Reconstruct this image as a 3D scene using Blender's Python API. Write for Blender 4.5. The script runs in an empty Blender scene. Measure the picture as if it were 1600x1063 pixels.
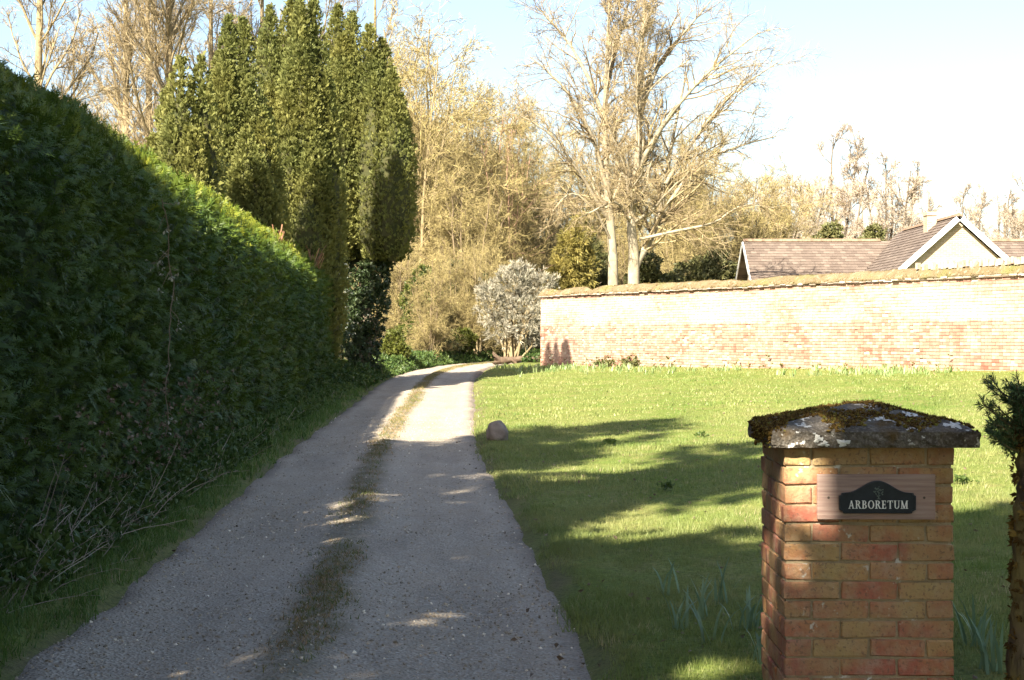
import bpy, math
import numpy as np
from mathutils import Vector, Matrix

# ------------------------------------------------------------------ camera, sky, sun, exposure
scene = bpy.context.scene
col = scene.collection
EYE = 1.6
cam_d = bpy.data.cameras.new('camera')
cam_d.sensor_width = 36.0
cam_d.lens = 36.0 * 2600 / 1600
cam_d.clip_start = 0.1
cam_d.clip_end = 3000
cam = bpy.data.objects.new('camera', cam_d)
cam.location = (0, 0, EYE)
cam.rotation_euler = (math.radians(90 - 0.1), 0, 0)
col.objects.link(cam)
scene.camera = cam

SUN_AZ, SUN_EL = 30.0, 38.0          # sun stands behind the camera, to the left
world = bpy.data.worlds.new('World')
scene.world = world
world.use_nodes = True
wn = world.node_tree
wn.nodes.clear()
sky = wn.nodes.new('ShaderNodeTexSky')
sky.sky_type = 'NISHITA'
sky.sun_disc = False
sky.sun_elevation = math.radians(SUN_EL)
sky.sun_rotation = math.radians(180 + SUN_AZ)
sky.air_density = 1.0
sky.dust_density = 1.8
sky.ozone_density = 0.9
bg = wn.nodes.new('ShaderNodeBackground')
bg.inputs['Strength'].default_value = 0.051
wo = wn.nodes.new('ShaderNodeOutputWorld')
wn.links.new(sky.outputs[0], bg.inputs[0])
wn.links.new(bg.outputs[0], wo.inputs[0])

sun_d = bpy.data.lights.new('sun', 'SUN')
sun_d.energy = 4.0
sun_d.angle = math.radians(0.55)
sun_d.color = (1.0, 0.93, 0.80)
sun = bpy.data.objects.new('sun', sun_d)
ce = math.cos(math.radians(SUN_EL))
LDIR = Vector((math.sin(math.radians(SUN_AZ)) * ce, math.cos(math.radians(SUN_AZ)) * ce, -math.sin(math.radians(SUN_EL))))
sun.rotation_euler = LDIR.to_track_quat('-Z', 'Y').to_euler()
sun.location = (-10, -15, 20)
col.objects.link(sun)

scene.view_settings.view_transform = 'Standard'
scene.view_settings.look = 'None'
scene.view_settings.gamma = 1.0
scene.view_settings.use_curve_mapping = False
scene.view_settings.exposure = 2.5
scene.cycles.max_bounces = 5
scene.cycles.diffuse_bounces = 3
scene.cycles.transparent_max_bounces = 4
scene.cycles.use_denoising = True

# ------------------------------------------------------------------ helpers
RNG = np.random.default_rng(7)

def nrm(v):
    return v / np.maximum(np.linalg.norm(v, axis=-1, keepdims=True), 1e-9)

def build_mesh(name, V, faces, mat=None, smooth=False, rnd=None, attrs=None):
    """faces: list of int arrays, each (n, k)"""
    V = np.asarray(V, dtype=np.float32)
    me = bpy.data.meshes.new(name)
    me.vertices.add(len(V))
    me.vertices.foreach_set('co', V.ravel())
    faces = [np.asarray(f, dtype=np.int32) for f in faces if len(f)]
    loops = np.concatenate([f.ravel() for f in faces])
    tot = np.concatenate([np.full(len(f), f.shape[1], dtype=np.int32) for f in faces])
    start = np.concatenate([[0], np.cumsum(tot)[:-1]]).astype(np.int32)
    me.loops.add(len(loops))
    me.loops.foreach_set('vertex_index', loops)
    me.polygons.add(len(tot))
    me.polygons.foreach_set('loop_start', start)
    me.update(calc_edges=True)
    me.validate()
    me.polygons.foreach_set('use_smooth', np.full(len(me.polygons), smooth, dtype=bool))
    if rnd is not None:
        a = me.attributes.new('rnd', 'FLOAT', 'POINT')
        a.data.foreach_set('value', np.asarray(rnd, dtype=np.float32))
    for k, d in (attrs or {}).items():
        a = me.attributes.new(k, 'FLOAT', 'POINT')
        a.data.foreach_set('value', np.asarray(d, dtype=np.float32))
    if mat is not None:
        me.materials.append(mat)
    return me

def link(name, me, parent=None, loc=None, rz=None):
    o = bpy.data.objects.new(name, me)
    col.objects.link(o)
    if parent is not None:
        o.parent = parent
    if loc is not None:
        o.location = loc
    if rz is not None:
        o.rotation_euler = (0, 0, rz)
    return o

def tag(o, label=None, cat=None, group=None, kind=None):
    if label: o['label'] = label
    if cat: o['category'] = cat
    if group: o['group'] = group
    if kind: o['kind'] = kind
    return o

def thing(name, label, cat, loc=(0, 0, 0), rz=0.0, group=None, scale=None):
    o = bpy.data.objects.new(name, None)
    o.empty_display_size = 0.2
    col.objects.link(o)
    o.location = loc
    o.rotation_euler = (0, 0, rz)
    if scale: o.scale = scale
    return tag(o, label, cat, group)

class MB:
    """collects (verts, faces, rnd) chunks"""
    def __init__(s):
        s.v, s.f, s.r, s.n = [], {}, [], 0
    def add(s, V, F, rnd=0.5):
        V = np.asarray(V, dtype=np.float64).reshape(-1, 3)
        Fs = F if isinstance(F, list) and len(F) and isinstance(F[0], np.ndarray) else [np.asarray(F)]
        for f in Fs:
            if len(f):
                s.f.setdefault(f.shape[1], []).append(f + s.n)
        s.v.append(V)
        s.r.append(np.broadcast_to(np.asarray(rnd, dtype=np.float64), (len(V),)))
        s.n += len(V)
        return s
    def box(s, lo, hi, rnd=0.5):
        x0, y0, z0 = lo; x1, y1, z1 = hi
        V = [(x0,y0,z0),(x1,y0,z0),(x1,y1,z0),(x0,y1,z0),(x0,y0,z1),(x1,y0,z1),(x1,y1,z1),(x0,y1,z1)]
        F = np.array([(0,3,2,1),(4,5,6,7),(0,1,5,4),(1,2,6,5),(2,3,7,6),(3,0,4,7)])
        return s.add(V, F, rnd)
    def mesh(s, name, mat, smooth=False):
        return build_mesh(name, np.concatenate(s.v), [np.concatenate(f) for f in s.f.values()], mat, smooth, np.concatenate(s.r))

def basis(d, rng, ref=None):
    """rotation matrices whose third column is d"""
    d = nrm(d)
    if ref is None:
        ref = rng.normal(size=d.shape)
    x = nrm(ref - (ref * d).sum(-1, keepdims=True) * d)
    y = np.cross(d, x)
    return np.stack([x, y, d], axis=-1)

def bake(protos, which, T, R, S, rnd):
    """copies of small prototype meshes merged into one array mesh"""
    mb = MB()
    S = np.asarray(S)
    for p, (pv, pf) in enumerate(protos):
        m = np.where(which == p)[0]
        if not len(m): continue
        sc = S[m][:, None, None] if S.ndim == 1 else S[m][:, None, :]
        V = np.einsum('nij,nkj->nki', R[m], pv[None] * sc) + T[m][:, None, :]
        off = (np.arange(len(m)) * len(pv))[:, None, None]
        F = (pf[None] + off).reshape(-1, pf.shape[1])
        mb.add(V.reshape(-1, 3), F, np.repeat(rnd[m], len(pv)))
    return mb

def tubes(P, R, S):
    """P (N,K,3) R (N,K) -> verts, quads"""
    N, K, _ = P.shape
    t = np.empty_like(P)
    t[:, 1:-1] = P[:, 2:] - P[:, :-2]
    t[:, 0] = P[:, 1] - P[:, 0]
    t[:, -1] = P[:, -1] - P[:, -2]
    t = nrm(t)
    ref = np.zeros((N, 1, 3)); ref[..., 0] = 0.31; ref[..., 1] = 0.87; ref[..., 2] = 0.23
    x = nrm(np.cross(t, np.broadcast_to(ref, t.shape)))
    y = np.cross(t, x)
    a = np.arange(S) * 2 * math.pi / S
    V = P[:, :, None, :] + R[:, :, None, None] * (np.cos(a)[None, None, :, None] * x[:, :, None, :] + np.sin(a)[None, None, :, None] * y[:, :, None, :])
    i = np.arange(N)[:, None, None] * K * S
    k = np.arange(K - 1)[None, :, None] * S
    s0 = np.arange(S)[None, None, :]
    s1 = (np.arange(S)[None, None, :] + 1) % S
    F = np.stack([i + k + s0, i + k + s1, i + k + S + s1, i + k + S + s0], axis=-1).reshape(-1, 4)
    return V.reshape(-1, 3), F

def ribbons(P, R, rng):
    """flat two-vert-wide strips for the finest twigs"""
    N, K, _ = P.shape
    t = nrm(P[:, -1] - P[:, 0])
    x = nrm(np.cross(t, rng.normal(size=t.shape)))
    V = np.stack([P + x[:, None, :] * R[:, :, None], P - x[:, None, :] * R[:, :, None]], axis=2).reshape(-1, 3)
    i = np.arange(N)[:, None] * K * 2
    k = np.arange(K - 1)[None, :] * 2
    F = np.stack([i + k, i + k + 1, i + k + 3, i + k + 2], axis=-1).reshape(-1, 4)
    return V, F

def wnoise(X, Y, seed, n=6, f0=1.0):
    r = np.random.default_rng(seed)
    out = np.zeros_like(np.asarray(X, dtype=float))
    f, a, tot = f0, 1.0, 0
    for k in range(n):
        th = r.uniform(0, 6.28, 3); ph = r.uniform(0, 6.28, 3)
        for j in range(3):
            out = out + a * np.sin(f * (X * np.cos(th[j]) + Y * np.sin(th[j])) + ph[j]) / 3
        tot += a; f *= 1.9; a *= 0.6
    return out / tot * 1.6

# ------------------------------------------------------------------ materials
def new_mat(name):
    m = bpy.data.materials.new(name)
    m.use_nodes = True
    nt = m.node_tree
    p = nt.nodes['Principled BSDF']
    return m, nt, p

def N(nt, typ, **kw):
    n = nt.nodes.new(typ)
    for k, v in kw.items():
        setattr(n, k, v)
    return n

def noise_fac(nt, scale, detail=4, lo=0.35, hi=0.65, coord='pos', rough=0.55, dist=0.0):
    if coord == 'pos':
        c = N(nt, 'ShaderNodeNewGeometry').outputs['Position']
    else:
        c = N(nt, 'ShaderNodeTexCoord').outputs['Object']
    no = N(nt, 'ShaderNodeTexNoise')
    if isinstance(scale, (tuple, list)):
        mp = N(nt, 'ShaderNodeMapping'); mp.inputs['Scale'].default_value = scale
        nt.links.new(c, mp.inputs['Vector']); c = mp.outputs[0]
        no.inputs['Scale'].default_value = 1.0
    else:
        no.inputs['Scale'].default_value = scale
    no.inputs['Detail'].default_value = detail
    no.inputs['Roughness'].default_value = rough
    no.inputs['Distortion'].default_value = dist
    nt.links.new(c, no.inputs['Vector'])
    mr = N(nt, 'ShaderNodeMapRange')
    mr.inputs['From Min'].default_value = lo
    mr.inputs['From Max'].default_value = hi
    nt.links.new(no.outputs['Fac'], mr.inputs['Value'])
    return mr.outputs[0]

def mix(nt, fac, a, b):
    m = N(nt, 'ShaderNodeMix', data_type='RGBA')
    for sock, v in ((m.inputs[0], fac), (m.inputs[6], a), (m.inputs[7], b)):
        if isinstance(v, (int, float)): sock.default_value = v
        elif isinstance(v, (tuple, list)): sock.default_value = (*v, 1) if len(v) == 3 else v
        else: nt.links.new(v, sock)
    return m.outputs[2]

def math_n(nt, op, a, b=None, c=None):
    m = N(nt, 'ShaderNodeMath', operation=op)
    for i, v in enumerate((a, b, c)):
        if v is None: continue
        if isinstance(v, (int, float)): m.inputs[i].default_value = v
        else: nt.links.new(v, m.inputs[i])
    return m.outputs[0]

def attr(nt, name='rnd'):
    a = N(nt, 'ShaderNodeAttribute'); a.attribute_name = name
    return a.outputs['Fac']

def ramp(nt, fac, stops):
    r = N(nt, 'ShaderNodeValToRGB')
    el = r.color_ramp.elements
    while len(el) < len(stops): el.new(0.5)
    for e, (p, c) in zip(el, stops):
        e.position = p; e.color = (*c, 1)
    nt.links.new(fac, r.inputs[0])
    return r.outputs[0]

def bump(nt, p, h, strength=0.4, dist=0.02):
    b = N(nt, 'ShaderNodeBump')
    b.inputs['Strength'].default_value = strength
    b.inputs['Distance'].default_value = dist
    nt.links.new(h, b.inputs['Height'])
    nt.links.new(b.outputs[0], p.inputs['Normal'])

def leaf_mat(name, stops, trans=0.3, rough=0.55, patch=None, patch_scale=0.5, spec=0.3):
    """foliage: colour by the per-leaf value, patched by a slow noise, some light passing through"""
    m, nt, p = new_mat(name)
    c = ramp(nt, attr(nt), stops)
    if patch:
        c = mix(nt, math_n(nt, 'MULTIPLY', noise_fac(nt, patch_scale, 3), patch[1]), c, patch[0])
    nt.links.new(c, p.inputs['Base Color'])
    p.inputs['Roughness'].default_value = rough
    p.inputs['Specular IOR Level'].default_value = spec
    tr = N(nt, 'ShaderNodeBsdfTranslucent')
    nt.links.new(c, tr.inputs['Color'])
    ms = N(nt, 'ShaderNodeMixShader')
    ms.inputs[0].default_value = trans
    nt.links.new(p.outputs[0], ms.inputs[1]); nt.links.new(tr.outputs[0], ms.inputs[2])
    nt.links.new(ms.outputs[0], nt.nodes['Material Output'].inputs['Surface'])
    return m

def plain(name, c1, c2, scale=8, rough=0.8, b=0.3, bs=None, bd=0.01, coord='pos', detail=5, use_rnd=0.0):
    m, nt, p = new_mat(name)
    f = noise_fac(nt, scale, detail, coord=coord)
    c = mix(nt, f, c1, c2)
    if use_rnd:
        hsv = N(nt, 'ShaderNodeHueSaturation')
        nt.links.new(c, hsv.inputs['Color'])
        nt.links.new(math_n(nt, 'MULTIPLY_ADD', attr(nt), use_rnd, 1 - use_rnd / 2), hsv.inputs['Value'])
        c = hsv.outputs[0]
    nt.links.new(c, p.inputs['Base Color'])
    p.inputs['Roughness'].default_value = rough
    p.inputs['Specular IOR Level'].default_value = 0.25
    if b:
        bump(nt, p, noise_fac(nt, bs or scale * 4, 6, 0, 1, coord=coord), b, bd)
    return m

MAT = {}
def make_materials():
    # lawn and woodland floor, mixed by a per-vertex coverage value
    m, nt, p = new_mat('lawn_ground')
    g = mix(nt, noise_fac(nt, 0.55, 5), (0.120, 0.165, 0.026), (0.195, 0.210, 0.052))
    g = mix(nt, noise_fac(nt, 3.0, 5, 0.45, 0.75), g, (0.24, 0.20, 0.075))
    g = mix(nt, noise_fac(nt, 30, 4, 0.4, 0.7), g, (0.06, 0.085, 0.016))
    w = mix(nt, noise_fac(nt, 1.5, 5), (0.10, 0.075, 0.045), (0.055, 0.07, 0.02))
    c = mix(nt, attr(nt, 'wood'), g, w)
    c = mix(nt, attr(nt, 'soil'), c, (0.12, 0.088, 0.06))
    nt.links.new(c, p.inputs['Base Color'])
    p.inputs['Roughness'].default_value = 0.9
    p.inputs['Specular IOR Level'].default_value = 0.1
    bump(nt, p, noise_fac(nt, 45, 5, 0, 1), 0.8, 0.03)
    MAT['ground'] = m
    # gravel drive
    m, nt, p = new_mat('gravel')
    geo = N(nt, 'ShaderNodeNewGeometry')
    vo = N(nt, 'ShaderNodeTexVoronoi'); vo.inputs['Scale'].default_value = 55
    nt.links.new(geo.outputs['Position'], vo.inputs['Vector'])
    peb = ramp(nt, vo.outputs['Color'], [(0.0, (0.17, 0.138, 0.103)), (0.45, (0.33, 0.27, 0.20)), (0.8, (0.48, 0.41, 0.32)), (1.0, (0.64, 0.61, 0.56))])
    fine = mix(nt, noise_fac(nt, 130, 3), (0.255, 0.203, 0.143), (0.39, 0.312, 0.222))
    stony = math_n(nt, 'MULTIPLY', noise_fac(nt, 1.7, 5, 0.38, 0.62), 0.85)
    c = mix(nt, stony, fine, peb)
    c = mix(nt, noise_fac(nt, (0.9, 0.35, 1), 4, 0.42, 0.66), c, mix(nt, 0.6, c, (0.44, 0.35, 0.26)))
    c = mix(nt, math_n(nt, 'MULTIPLY', noise_fac(nt, (1.6, .7, 1), 7, 0.50, 0.74, rough=.68), 0.6), c, (0.155, 0.13, 0.105))
    c = mix(nt, math_n(nt, 'MULTIPLY', noise_fac(nt, 22, 4, 0.40, 0.60), 0.45), c, (0.43, 0.37, 0.295))
    c = mix(nt, math_n(nt, 'MULTIPLY', noise_fac(nt, (2.6, .5, 1), 7, 0.45, 0.70, rough=.7), 0.35), c, (0.16, 0.135, 0.11))
    c = mix(nt, math_n(nt, 'MULTIPLY', noise_fac(nt, 70, 3, 0.55, 0.68), 0.5), c, (0.62, 0.56, 0.47))
    c = mix(nt, math_n(nt, 'MULTIPLY', noise_fac(nt, 48, 3, 0.56, 0.66), 0.5), c, (0.10, 0.085, 0.07))
    c = mix(nt, math_n(nt, 'MULTIPLY', attr(nt, 'ridge'), 0.75), c, mix(nt, 0.55, peb, (0.50, 0.43, 0.34)))
    strip = math_n(nt, 'MULTIPLY', attr(nt, 'strip'), noise_fac(nt, 4, 5, 0.2, 0.6))
    c = mix(nt, strip, c, mix(nt, noise_fac(nt, 9, 5), (0.115, 0.092, 0.055), (0.085, 0.085, 0.028)))
    c = mix(nt, attr(nt, 'soil'), c, (0.13, 0.10, 0.075))
    nt.links.new(c, p.inputs['Base Color'])
    p.inputs['Roughness'].default_value = 0.85
    p.inputs['Specular IOR Level'].default_value = 0.2
    h = math_n(nt, 'ADD', vo.outputs['Distance'], math_n(nt, 'MULTIPLY', noise_fac(nt, 14, 6, 0, 1), 1.5))
    bump(nt, p, h, 0.9, 0.02)
    MAT['gravel'] = m
    MAT['pebble'] = leaf_mat('pebble', [(0, (0.194, 0.158, 0.114)), (0.5, (0.343, 0.278, 0.198)), (0.8, (0.503, 0.409, 0.290)), (1, (0.858, 0.755, 0.590))], 0.0, 0.8)
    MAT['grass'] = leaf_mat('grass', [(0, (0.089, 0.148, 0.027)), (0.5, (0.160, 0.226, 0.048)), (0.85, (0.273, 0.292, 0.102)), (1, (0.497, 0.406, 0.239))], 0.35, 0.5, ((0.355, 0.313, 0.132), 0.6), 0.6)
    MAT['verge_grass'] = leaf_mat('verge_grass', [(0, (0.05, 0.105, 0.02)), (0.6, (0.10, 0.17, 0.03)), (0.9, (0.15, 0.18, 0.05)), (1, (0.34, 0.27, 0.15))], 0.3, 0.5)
    MAT['strip_grass'] = leaf_mat('strip_grass', [(0, (0.098, 0.129, 0.029)), (0.4, (0.163, 0.151, 0.043)), (0.75, (0.260, 0.179, 0.086)), (1, (0.406, 0.266, 0.151))], 0.25, 0.6)
    MAT['stalk'] = leaf_mat('stalk', [(0, (0.137, 0.092, 0.060)), (0.6, (0.241, 0.177, 0.120)), (1, (0.370, 0.297, 0.217))], 0.0, 0.7)
    MAT['dead_leaf'] = leaf_mat('dead_leaf', [(0, (0.105, 0.065, 0.037)), (1, (0.240, 0.180, 0.124))], 0.15, 0.7)
    MAT['cover'] = leaf_mat('ground_cover_leaf', [(0, (0.037, 0.072, 0.015)), (1, (0.093, 0.132, 0.030))], 0.3, 0.45)
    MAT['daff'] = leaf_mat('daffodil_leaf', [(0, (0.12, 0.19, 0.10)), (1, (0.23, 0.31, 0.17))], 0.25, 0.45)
    MAT['daff_sun'] = leaf_mat('daffodil_leaf_sunlit', [(0, (0.16, 0.24, 0.07)), (1, (0.33, 0.38, 0.17))], 0.3, 0.45)  # brighter, yellower copy of the daffodil leaf; sunlight put into its colour
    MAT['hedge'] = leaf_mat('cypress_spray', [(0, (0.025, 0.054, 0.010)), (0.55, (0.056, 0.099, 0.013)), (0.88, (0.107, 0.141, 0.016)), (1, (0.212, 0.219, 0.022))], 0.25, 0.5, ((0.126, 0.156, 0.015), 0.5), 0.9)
    MAT['hedge_core'] = plain('cypress_core', (0.014, 0.028, 0.008), (0.028, 0.042, 0.013), 5, 0.95, 0.5)
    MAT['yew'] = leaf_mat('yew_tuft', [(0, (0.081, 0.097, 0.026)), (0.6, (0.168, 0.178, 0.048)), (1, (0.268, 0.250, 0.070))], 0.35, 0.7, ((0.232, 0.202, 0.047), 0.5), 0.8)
    MAT['yew_core'] = plain('yew_core', (0.035, 0.04, 0.012), (0.06, 0.055, 0.02), 4, 0.95, 0.4)
    MAT['ivy'] = leaf_mat('ivy_leaf', [(0, (0.02, 0.035, 0.012)), (0.8, (0.05, 0.07, 0.025)), (1, (0.085, 0.095, 0.04))], 0.15, 0.4)
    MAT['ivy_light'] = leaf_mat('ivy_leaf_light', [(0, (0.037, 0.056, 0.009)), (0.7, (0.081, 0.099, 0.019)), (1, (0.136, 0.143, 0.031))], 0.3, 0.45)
    MAT['bush_yellow'] = leaf_mat('yellow_green_leaf', [(0, (0.062, 0.078, 0.011)), (1, (0.134, 0.140, 0.026))], 0.3, 0.5)
    MAT['dark_leaf'] = leaf_mat('dark_leaf', [(0, (0.018, 0.03, 0.01)), (0.7, (0.05, 0.06, 0.02)), (1, (0.11, 0.10, 0.04))], 0.15, 0.5)
    MAT['olive_leaf'] = leaf_mat('olive_leaf', [(0, (0.06, 0.07, 0.02)), (1, (0.15, 0.14, 0.05))], 0.2, 0.5)
    MAT['gold'] = leaf_mat('golden_conifer', [(0, (0.141, 0.125, 0.027)), (1, (0.371, 0.303, 0.086))], 0.25, 0.55)
    MAT['silver'] = leaf_mat('silver_leaf', [(0, (0.116, 0.111, 0.076)), (0.5, (0.272, 0.246, 0.178)), (1, (0.467, 0.421, 0.315))], 0.2, 0.5)
    MAT['bark_pale'] = plain('bark_pale', (0.222, 0.182, 0.119), (0.328, 0.280, 0.191), 3, 0.85, 0.5, 16, 0.03)
    MAT['bark_tan'] = plain('bark_tan', (0.193, 0.148, 0.081), (0.287, 0.220, 0.115), 3, 0.85, 0.4, 14, 0.03)
    MAT['bark_brown'] = plain('bark_brown', (0.11, 0.085, 0.06), (0.2, 0.16, 0.11), 6, 0.9, 0.6, 30, 0.03)
    MAT['twig_tan'] = leaf_mat('twig_tan', [(0, (0.149, 0.107, 0.060)), (0.6, (0.247, 0.187, 0.097)), (1, (0.352, 0.281, 0.146))], 0.0, 0.8)
    MAT['twig_lichen'] = leaf_mat('twig_lichen', [(0, (0.145, 0.108, 0.049)), (0.5, (0.256, 0.199, 0.080)), (1, (0.382, 0.312, 0.121))], 0.0, 0.8)
    MAT['twig_pink'] = leaf_mat('twig_pink', [(0, (0.237, 0.135, 0.085)), (1, (0.440, 0.265, 0.177))], 0.0, 0.8)
    MAT['twig_brown'] = leaf_mat('twig_brown', [(0, (0.100, 0.071, 0.041)), (1, (0.243, 0.180, 0.102))], 0.0, 0.8)
    MAT['twig_far'] = leaf_mat('twig_far', [(0, (0.260, 0.202, 0.143)), (1, (0.468, 0.377, 0.267))], 0.0, 0.8)  # lightened for the distant trees: haze mixed into the twig colour
    MAT['red_twig'] = leaf_mat('red_twig', [(0, (0.20, 0.09, 0.05)), (1, (0.36, 0.2, 0.11))], 0.0, 0.8)
    # gate pier bricks
    m, nt, p = new_mat('pier_brick')
    oi = N(nt, 'ShaderNodeObjectInfo')
    base = ramp(nt, oi.outputs['Random'], [(0.0, (0.34, 0.100, 0.065)), (0.18, (0.40, 0.135, 0.080)), (0.34, (0.29, 0.095, 0.075)), (0.50, (0.44, 0.26, 0.105)), (0.64, (0.38, 0.165, 0.085)), (0.80, (0.36, 0.25, 0.115)), (1.0, (0.46, 0.20, 0.12))])
    base = mix(nt, noise_fac(nt, 9, 4, 0.42, 0.62), base, mix(nt, 0.65, base, (0.35, 0.11, 0.07)))
    base = mix(nt, math_n(nt, 'MULTIPLY', noise_fac(nt, 6.5, 5, 0.52, 0.66), 0.45), base, (0.42, 0.27, 0.10))
    base = mix(nt, math_n(nt, 'MULTIPLY', noise_fac(nt, 11, 5, 0.55, 0.7), 0.5), base, (0.40, 0.31, 0.23))
    sep = N(nt, 'ShaderNodeSeparateXYZ')
    geo = N(nt, 'ShaderNodeNewGeometry'); nt.links.new(geo.outputs['Position'], sep.inputs[0])
    hi = N(nt, 'ShaderNodeMapRange'); hi.inputs['From Min'].default_value = 0.55; hi.inputs['From Max'].default_value = 1.05
    nt.links.new(sep.outputs['Z'], hi.inputs['Value'])
    alg = math_n(nt, 'MULTIPLY', noise_fac(nt, 7, 5, 0.35, 0.62), math_n(nt, 'MULTIPLY_ADD', hi.outputs[0], 0.42, 0.03))
    base = mix(nt, alg, base, (0.33, 0.235, 0.085))
    base = mix(nt, math_n(nt, 'MULTIPLY', noise_fac(nt, 45, 6, 0.50, 0.7), 0.4), base, (0.17, 0.11, 0.07))
    lich = math_n(nt, 'MULTIPLY', noise_fac(nt, 26, 5, 0.63, 0.69), noise_fac(nt, 5, 3, 0.52, 0.60))
    base = mix(nt, lich, base, (0.52, 0.48, 0.41))
    base = mix(nt, math_n(nt, 'MULTIPLY', noise_fac(nt, 28, 6, 0.46, 0.62), 0.45), base, mix(nt, 0.5, base, (0.46, 0.36, 0.25)))
    base = mix(nt, math_n(nt, 'MULTIPLY', noise_fac(nt, 4.2, 5, 0.46, 0.62), 0.45), base, (0.36, 0.285, 0.115))
    base = mix(nt, math_n(nt, 'MULTIPLY', noise_fac(nt, 75, 5, 0.56, 0.66), 0.6), base, (0.12, 0.08, 0.055))
    nt.links.new(base, p.inputs['Base Color'])
    p.inputs['Roughness'].default_value = 0.88
    p.inputs['Specular IOR Level'].default_value = 0.2
    bump(nt, p, noise_fac(nt, 70, 6, 0, 1), 0.55, 0.008)
    MAT['pier_brick'] = m
    m, nt, p = new_mat('pier_mortar')
    c = mix(nt, noise_fac(nt, 18, 5), (0.26, 0.20, 0.115), (0.38, 0.30, 0.18))
    c = mix(nt, math_n(nt, 'MULTIPLY', noise_fac(nt, 22, 5, 0.58, 0.66), noise_fac(nt, 4.5, 2, 0.5, 0.58)), c, (0.58, 0.55, 0.48))
    nt.links.new(c, p.inputs['Base Color']); p.inputs['Roughness'].default_value = 0.95
    bump(nt, p, noise_fac(nt, 90, 5, 0, 1), 0.7, 0.008)
    MAT['pier_mortar'] = m
    # cap stone with lichen
    m, nt, p = new_mat('cap_stone')
    c = mix(nt, noise_fac(nt, 14, 6, 0.3, 0.7), (0.06, 0.05, 0.038), (0.155, 0.13, 0.10))
    c = mix(nt, noise_fac(nt, 90, 4, 0.5, 0.72), c, (0.24, 0.215, 0.18))
    c = mix(nt, noise_fac(nt, 6, 4, 0.55, 0.68), c, (0.10, 0.062, 0.022))
    c = mix(nt, math_n(nt, 'MULTIPLY', noise_fac(nt, 30, 3, 0.60, 0.63), noise_fac(nt, 5.5, 2, 0.52, 0.56)), c, (0.62, 0.60, 0.54))
    nt.links.new(c, p.inputs['Base Color']); p.inputs['Roughness'].default_value = 0.92
    p.inputs['Specular IOR Level'].default_value = 0.2
    bump(nt, p, noise_fac(nt, 55, 7, 0, 1), 1.0, 0.012)
    MAT['cap'] = m
    MAT['moss'] = leaf_mat('moss', [(0, (0.063, 0.037, 0.014)), (0.55, (0.144, 0.086, 0.025)), (0.85, (0.230, 0.156, 0.040)), (1, (0.173, 0.173, 0.035))], 0.1, 0.95, spec=0.05)
    MAT['lichen'] = plain('white_lichen', (0.50, 0.48, 0.42), (0.72, 0.70, 0.64), 60, 0.95, 0.6, 150, 0.003)
    m, nt, p = new_mat('weathered_wood')
    c = mix(nt, noise_fac(nt, (4, 4, 90), 5, 0.3, 0.7), (0.24, 0.150, 0.118), (0.38, 0.27, 0.215))
    c = mix(nt, noise_fac(nt, 6, 4, 0.5, 0.75), c, (0.36, 0.215, 0.155))
    nt.links.new(c, p.inputs['Base Color']); p.inputs['Roughness'].default_value = 0.85
    bump(nt, p, noise_fac(nt, (6, 6, 160), 5, 0, 1), 0.35, 0.004)
    MAT['board'] = m
    MAT['plaque'] = plain('plaque_paint', (0.006, 0.010, 0.016), (0.012, 0.018, 0.026), 40, 0.38, 0.15, 120, 0.002)
    MAT['plaque_rim'] = plain('plaque_rim_paint', (0.016, 0.020, 0.028), (0.028, 0.032, 0.04), 40, 0.4, 0.1, 120, 0.002)
    MAT['letter'] = plain('letter_paint', (0.74, 0.72, 0.66), (0.82, 0.80, 0.74), 90, 0.6, 0.0)
    MAT['emblem'] = plain('emblem_paint', (0.06, 0.085, 0.075), (0.12, 0.14, 0.12), 90, 0.6, 0.0)
    MAT['screw'] = plain('rusty_screw', (0.05, 0.035, 0.025), (0.11, 0.08, 0.06), 200, 0.6, 0.0)
    # garden wall
    m, nt, p = new_mat('wall_brick')
    r = attr(nt)
    c = ramp(nt, r, [(0, (0.23, 0.085, 0.056)), (0.3, (0.31, 0.135, 0.092)), (0.7, (0.37, 0.185, 0.130)), (1, (0.44, 0.28, 0.20))])
    geo = N(nt, 'ShaderNodeNewGeometry'); sep = N(nt, 'ShaderNodeSeparateXYZ')
    nt.links.new(geo.outputs['Position'], sep.inputs[0])
    zz = N(nt, 'ShaderNodeMapRange'); zz.interpolation_type = 'SMOOTHSTEP'
    zz.inputs['From Min'].default_value = 1.94; zz.inputs['From Max'].default_value = 2.02
    nt.links.new(sep.outputs['Z'], zz.inputs['Value'])
    tp = N(nt, 'ShaderNodeMapRange'); tp.inputs['From Min'].default_value = 2.92; tp.inputs['From Max'].default_value = 2.62
    nt.links.new(sep.outputs['Z'], tp.inputs['Value'])
    nn = noise_fac(nt, (0.42, 0.42, 1.1), 6, 0.28, 0.66)
    n2 = noise_fac(nt, 1.3, 5, 0.30, 0.75)
    wash = math_n(nt, 'MULTIPLY', math_n(nt, 'MULTIPLY_ADD', zz.outputs[0], 0.85, 0.0), math_n(nt, 'MULTIPLY', nn, math_n(nt, 'MINIMUM', math_n(nt, 'MULTIPLY_ADD', tp.outputs[0], 1.0, 0.3), 1.0)))
    low = math_n(nt, 'MULTIPLY', n2, 0.44)
    fac = math_n(nt, 'MAXIMUM', wash, low)
    c = mix(nt, fac, c, mix(nt, noise_fac(nt, 9, 4), (0.46, 0.37, 0.25), (0.60, 0.53, 0.42)))
    c = mix(nt, math_n(nt, 'MULTIPLY', noise_fac(nt, 12, 4, 0.6, 0.72), 0.5), c, (0.20, 0.11, 0.07))
    nt.links.new(c, p.inputs['Base Color']); p.inputs['Roughness'].default_value = 0.92
    p.inputs['Specular IOR Level'].default_value = 0.15
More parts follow.
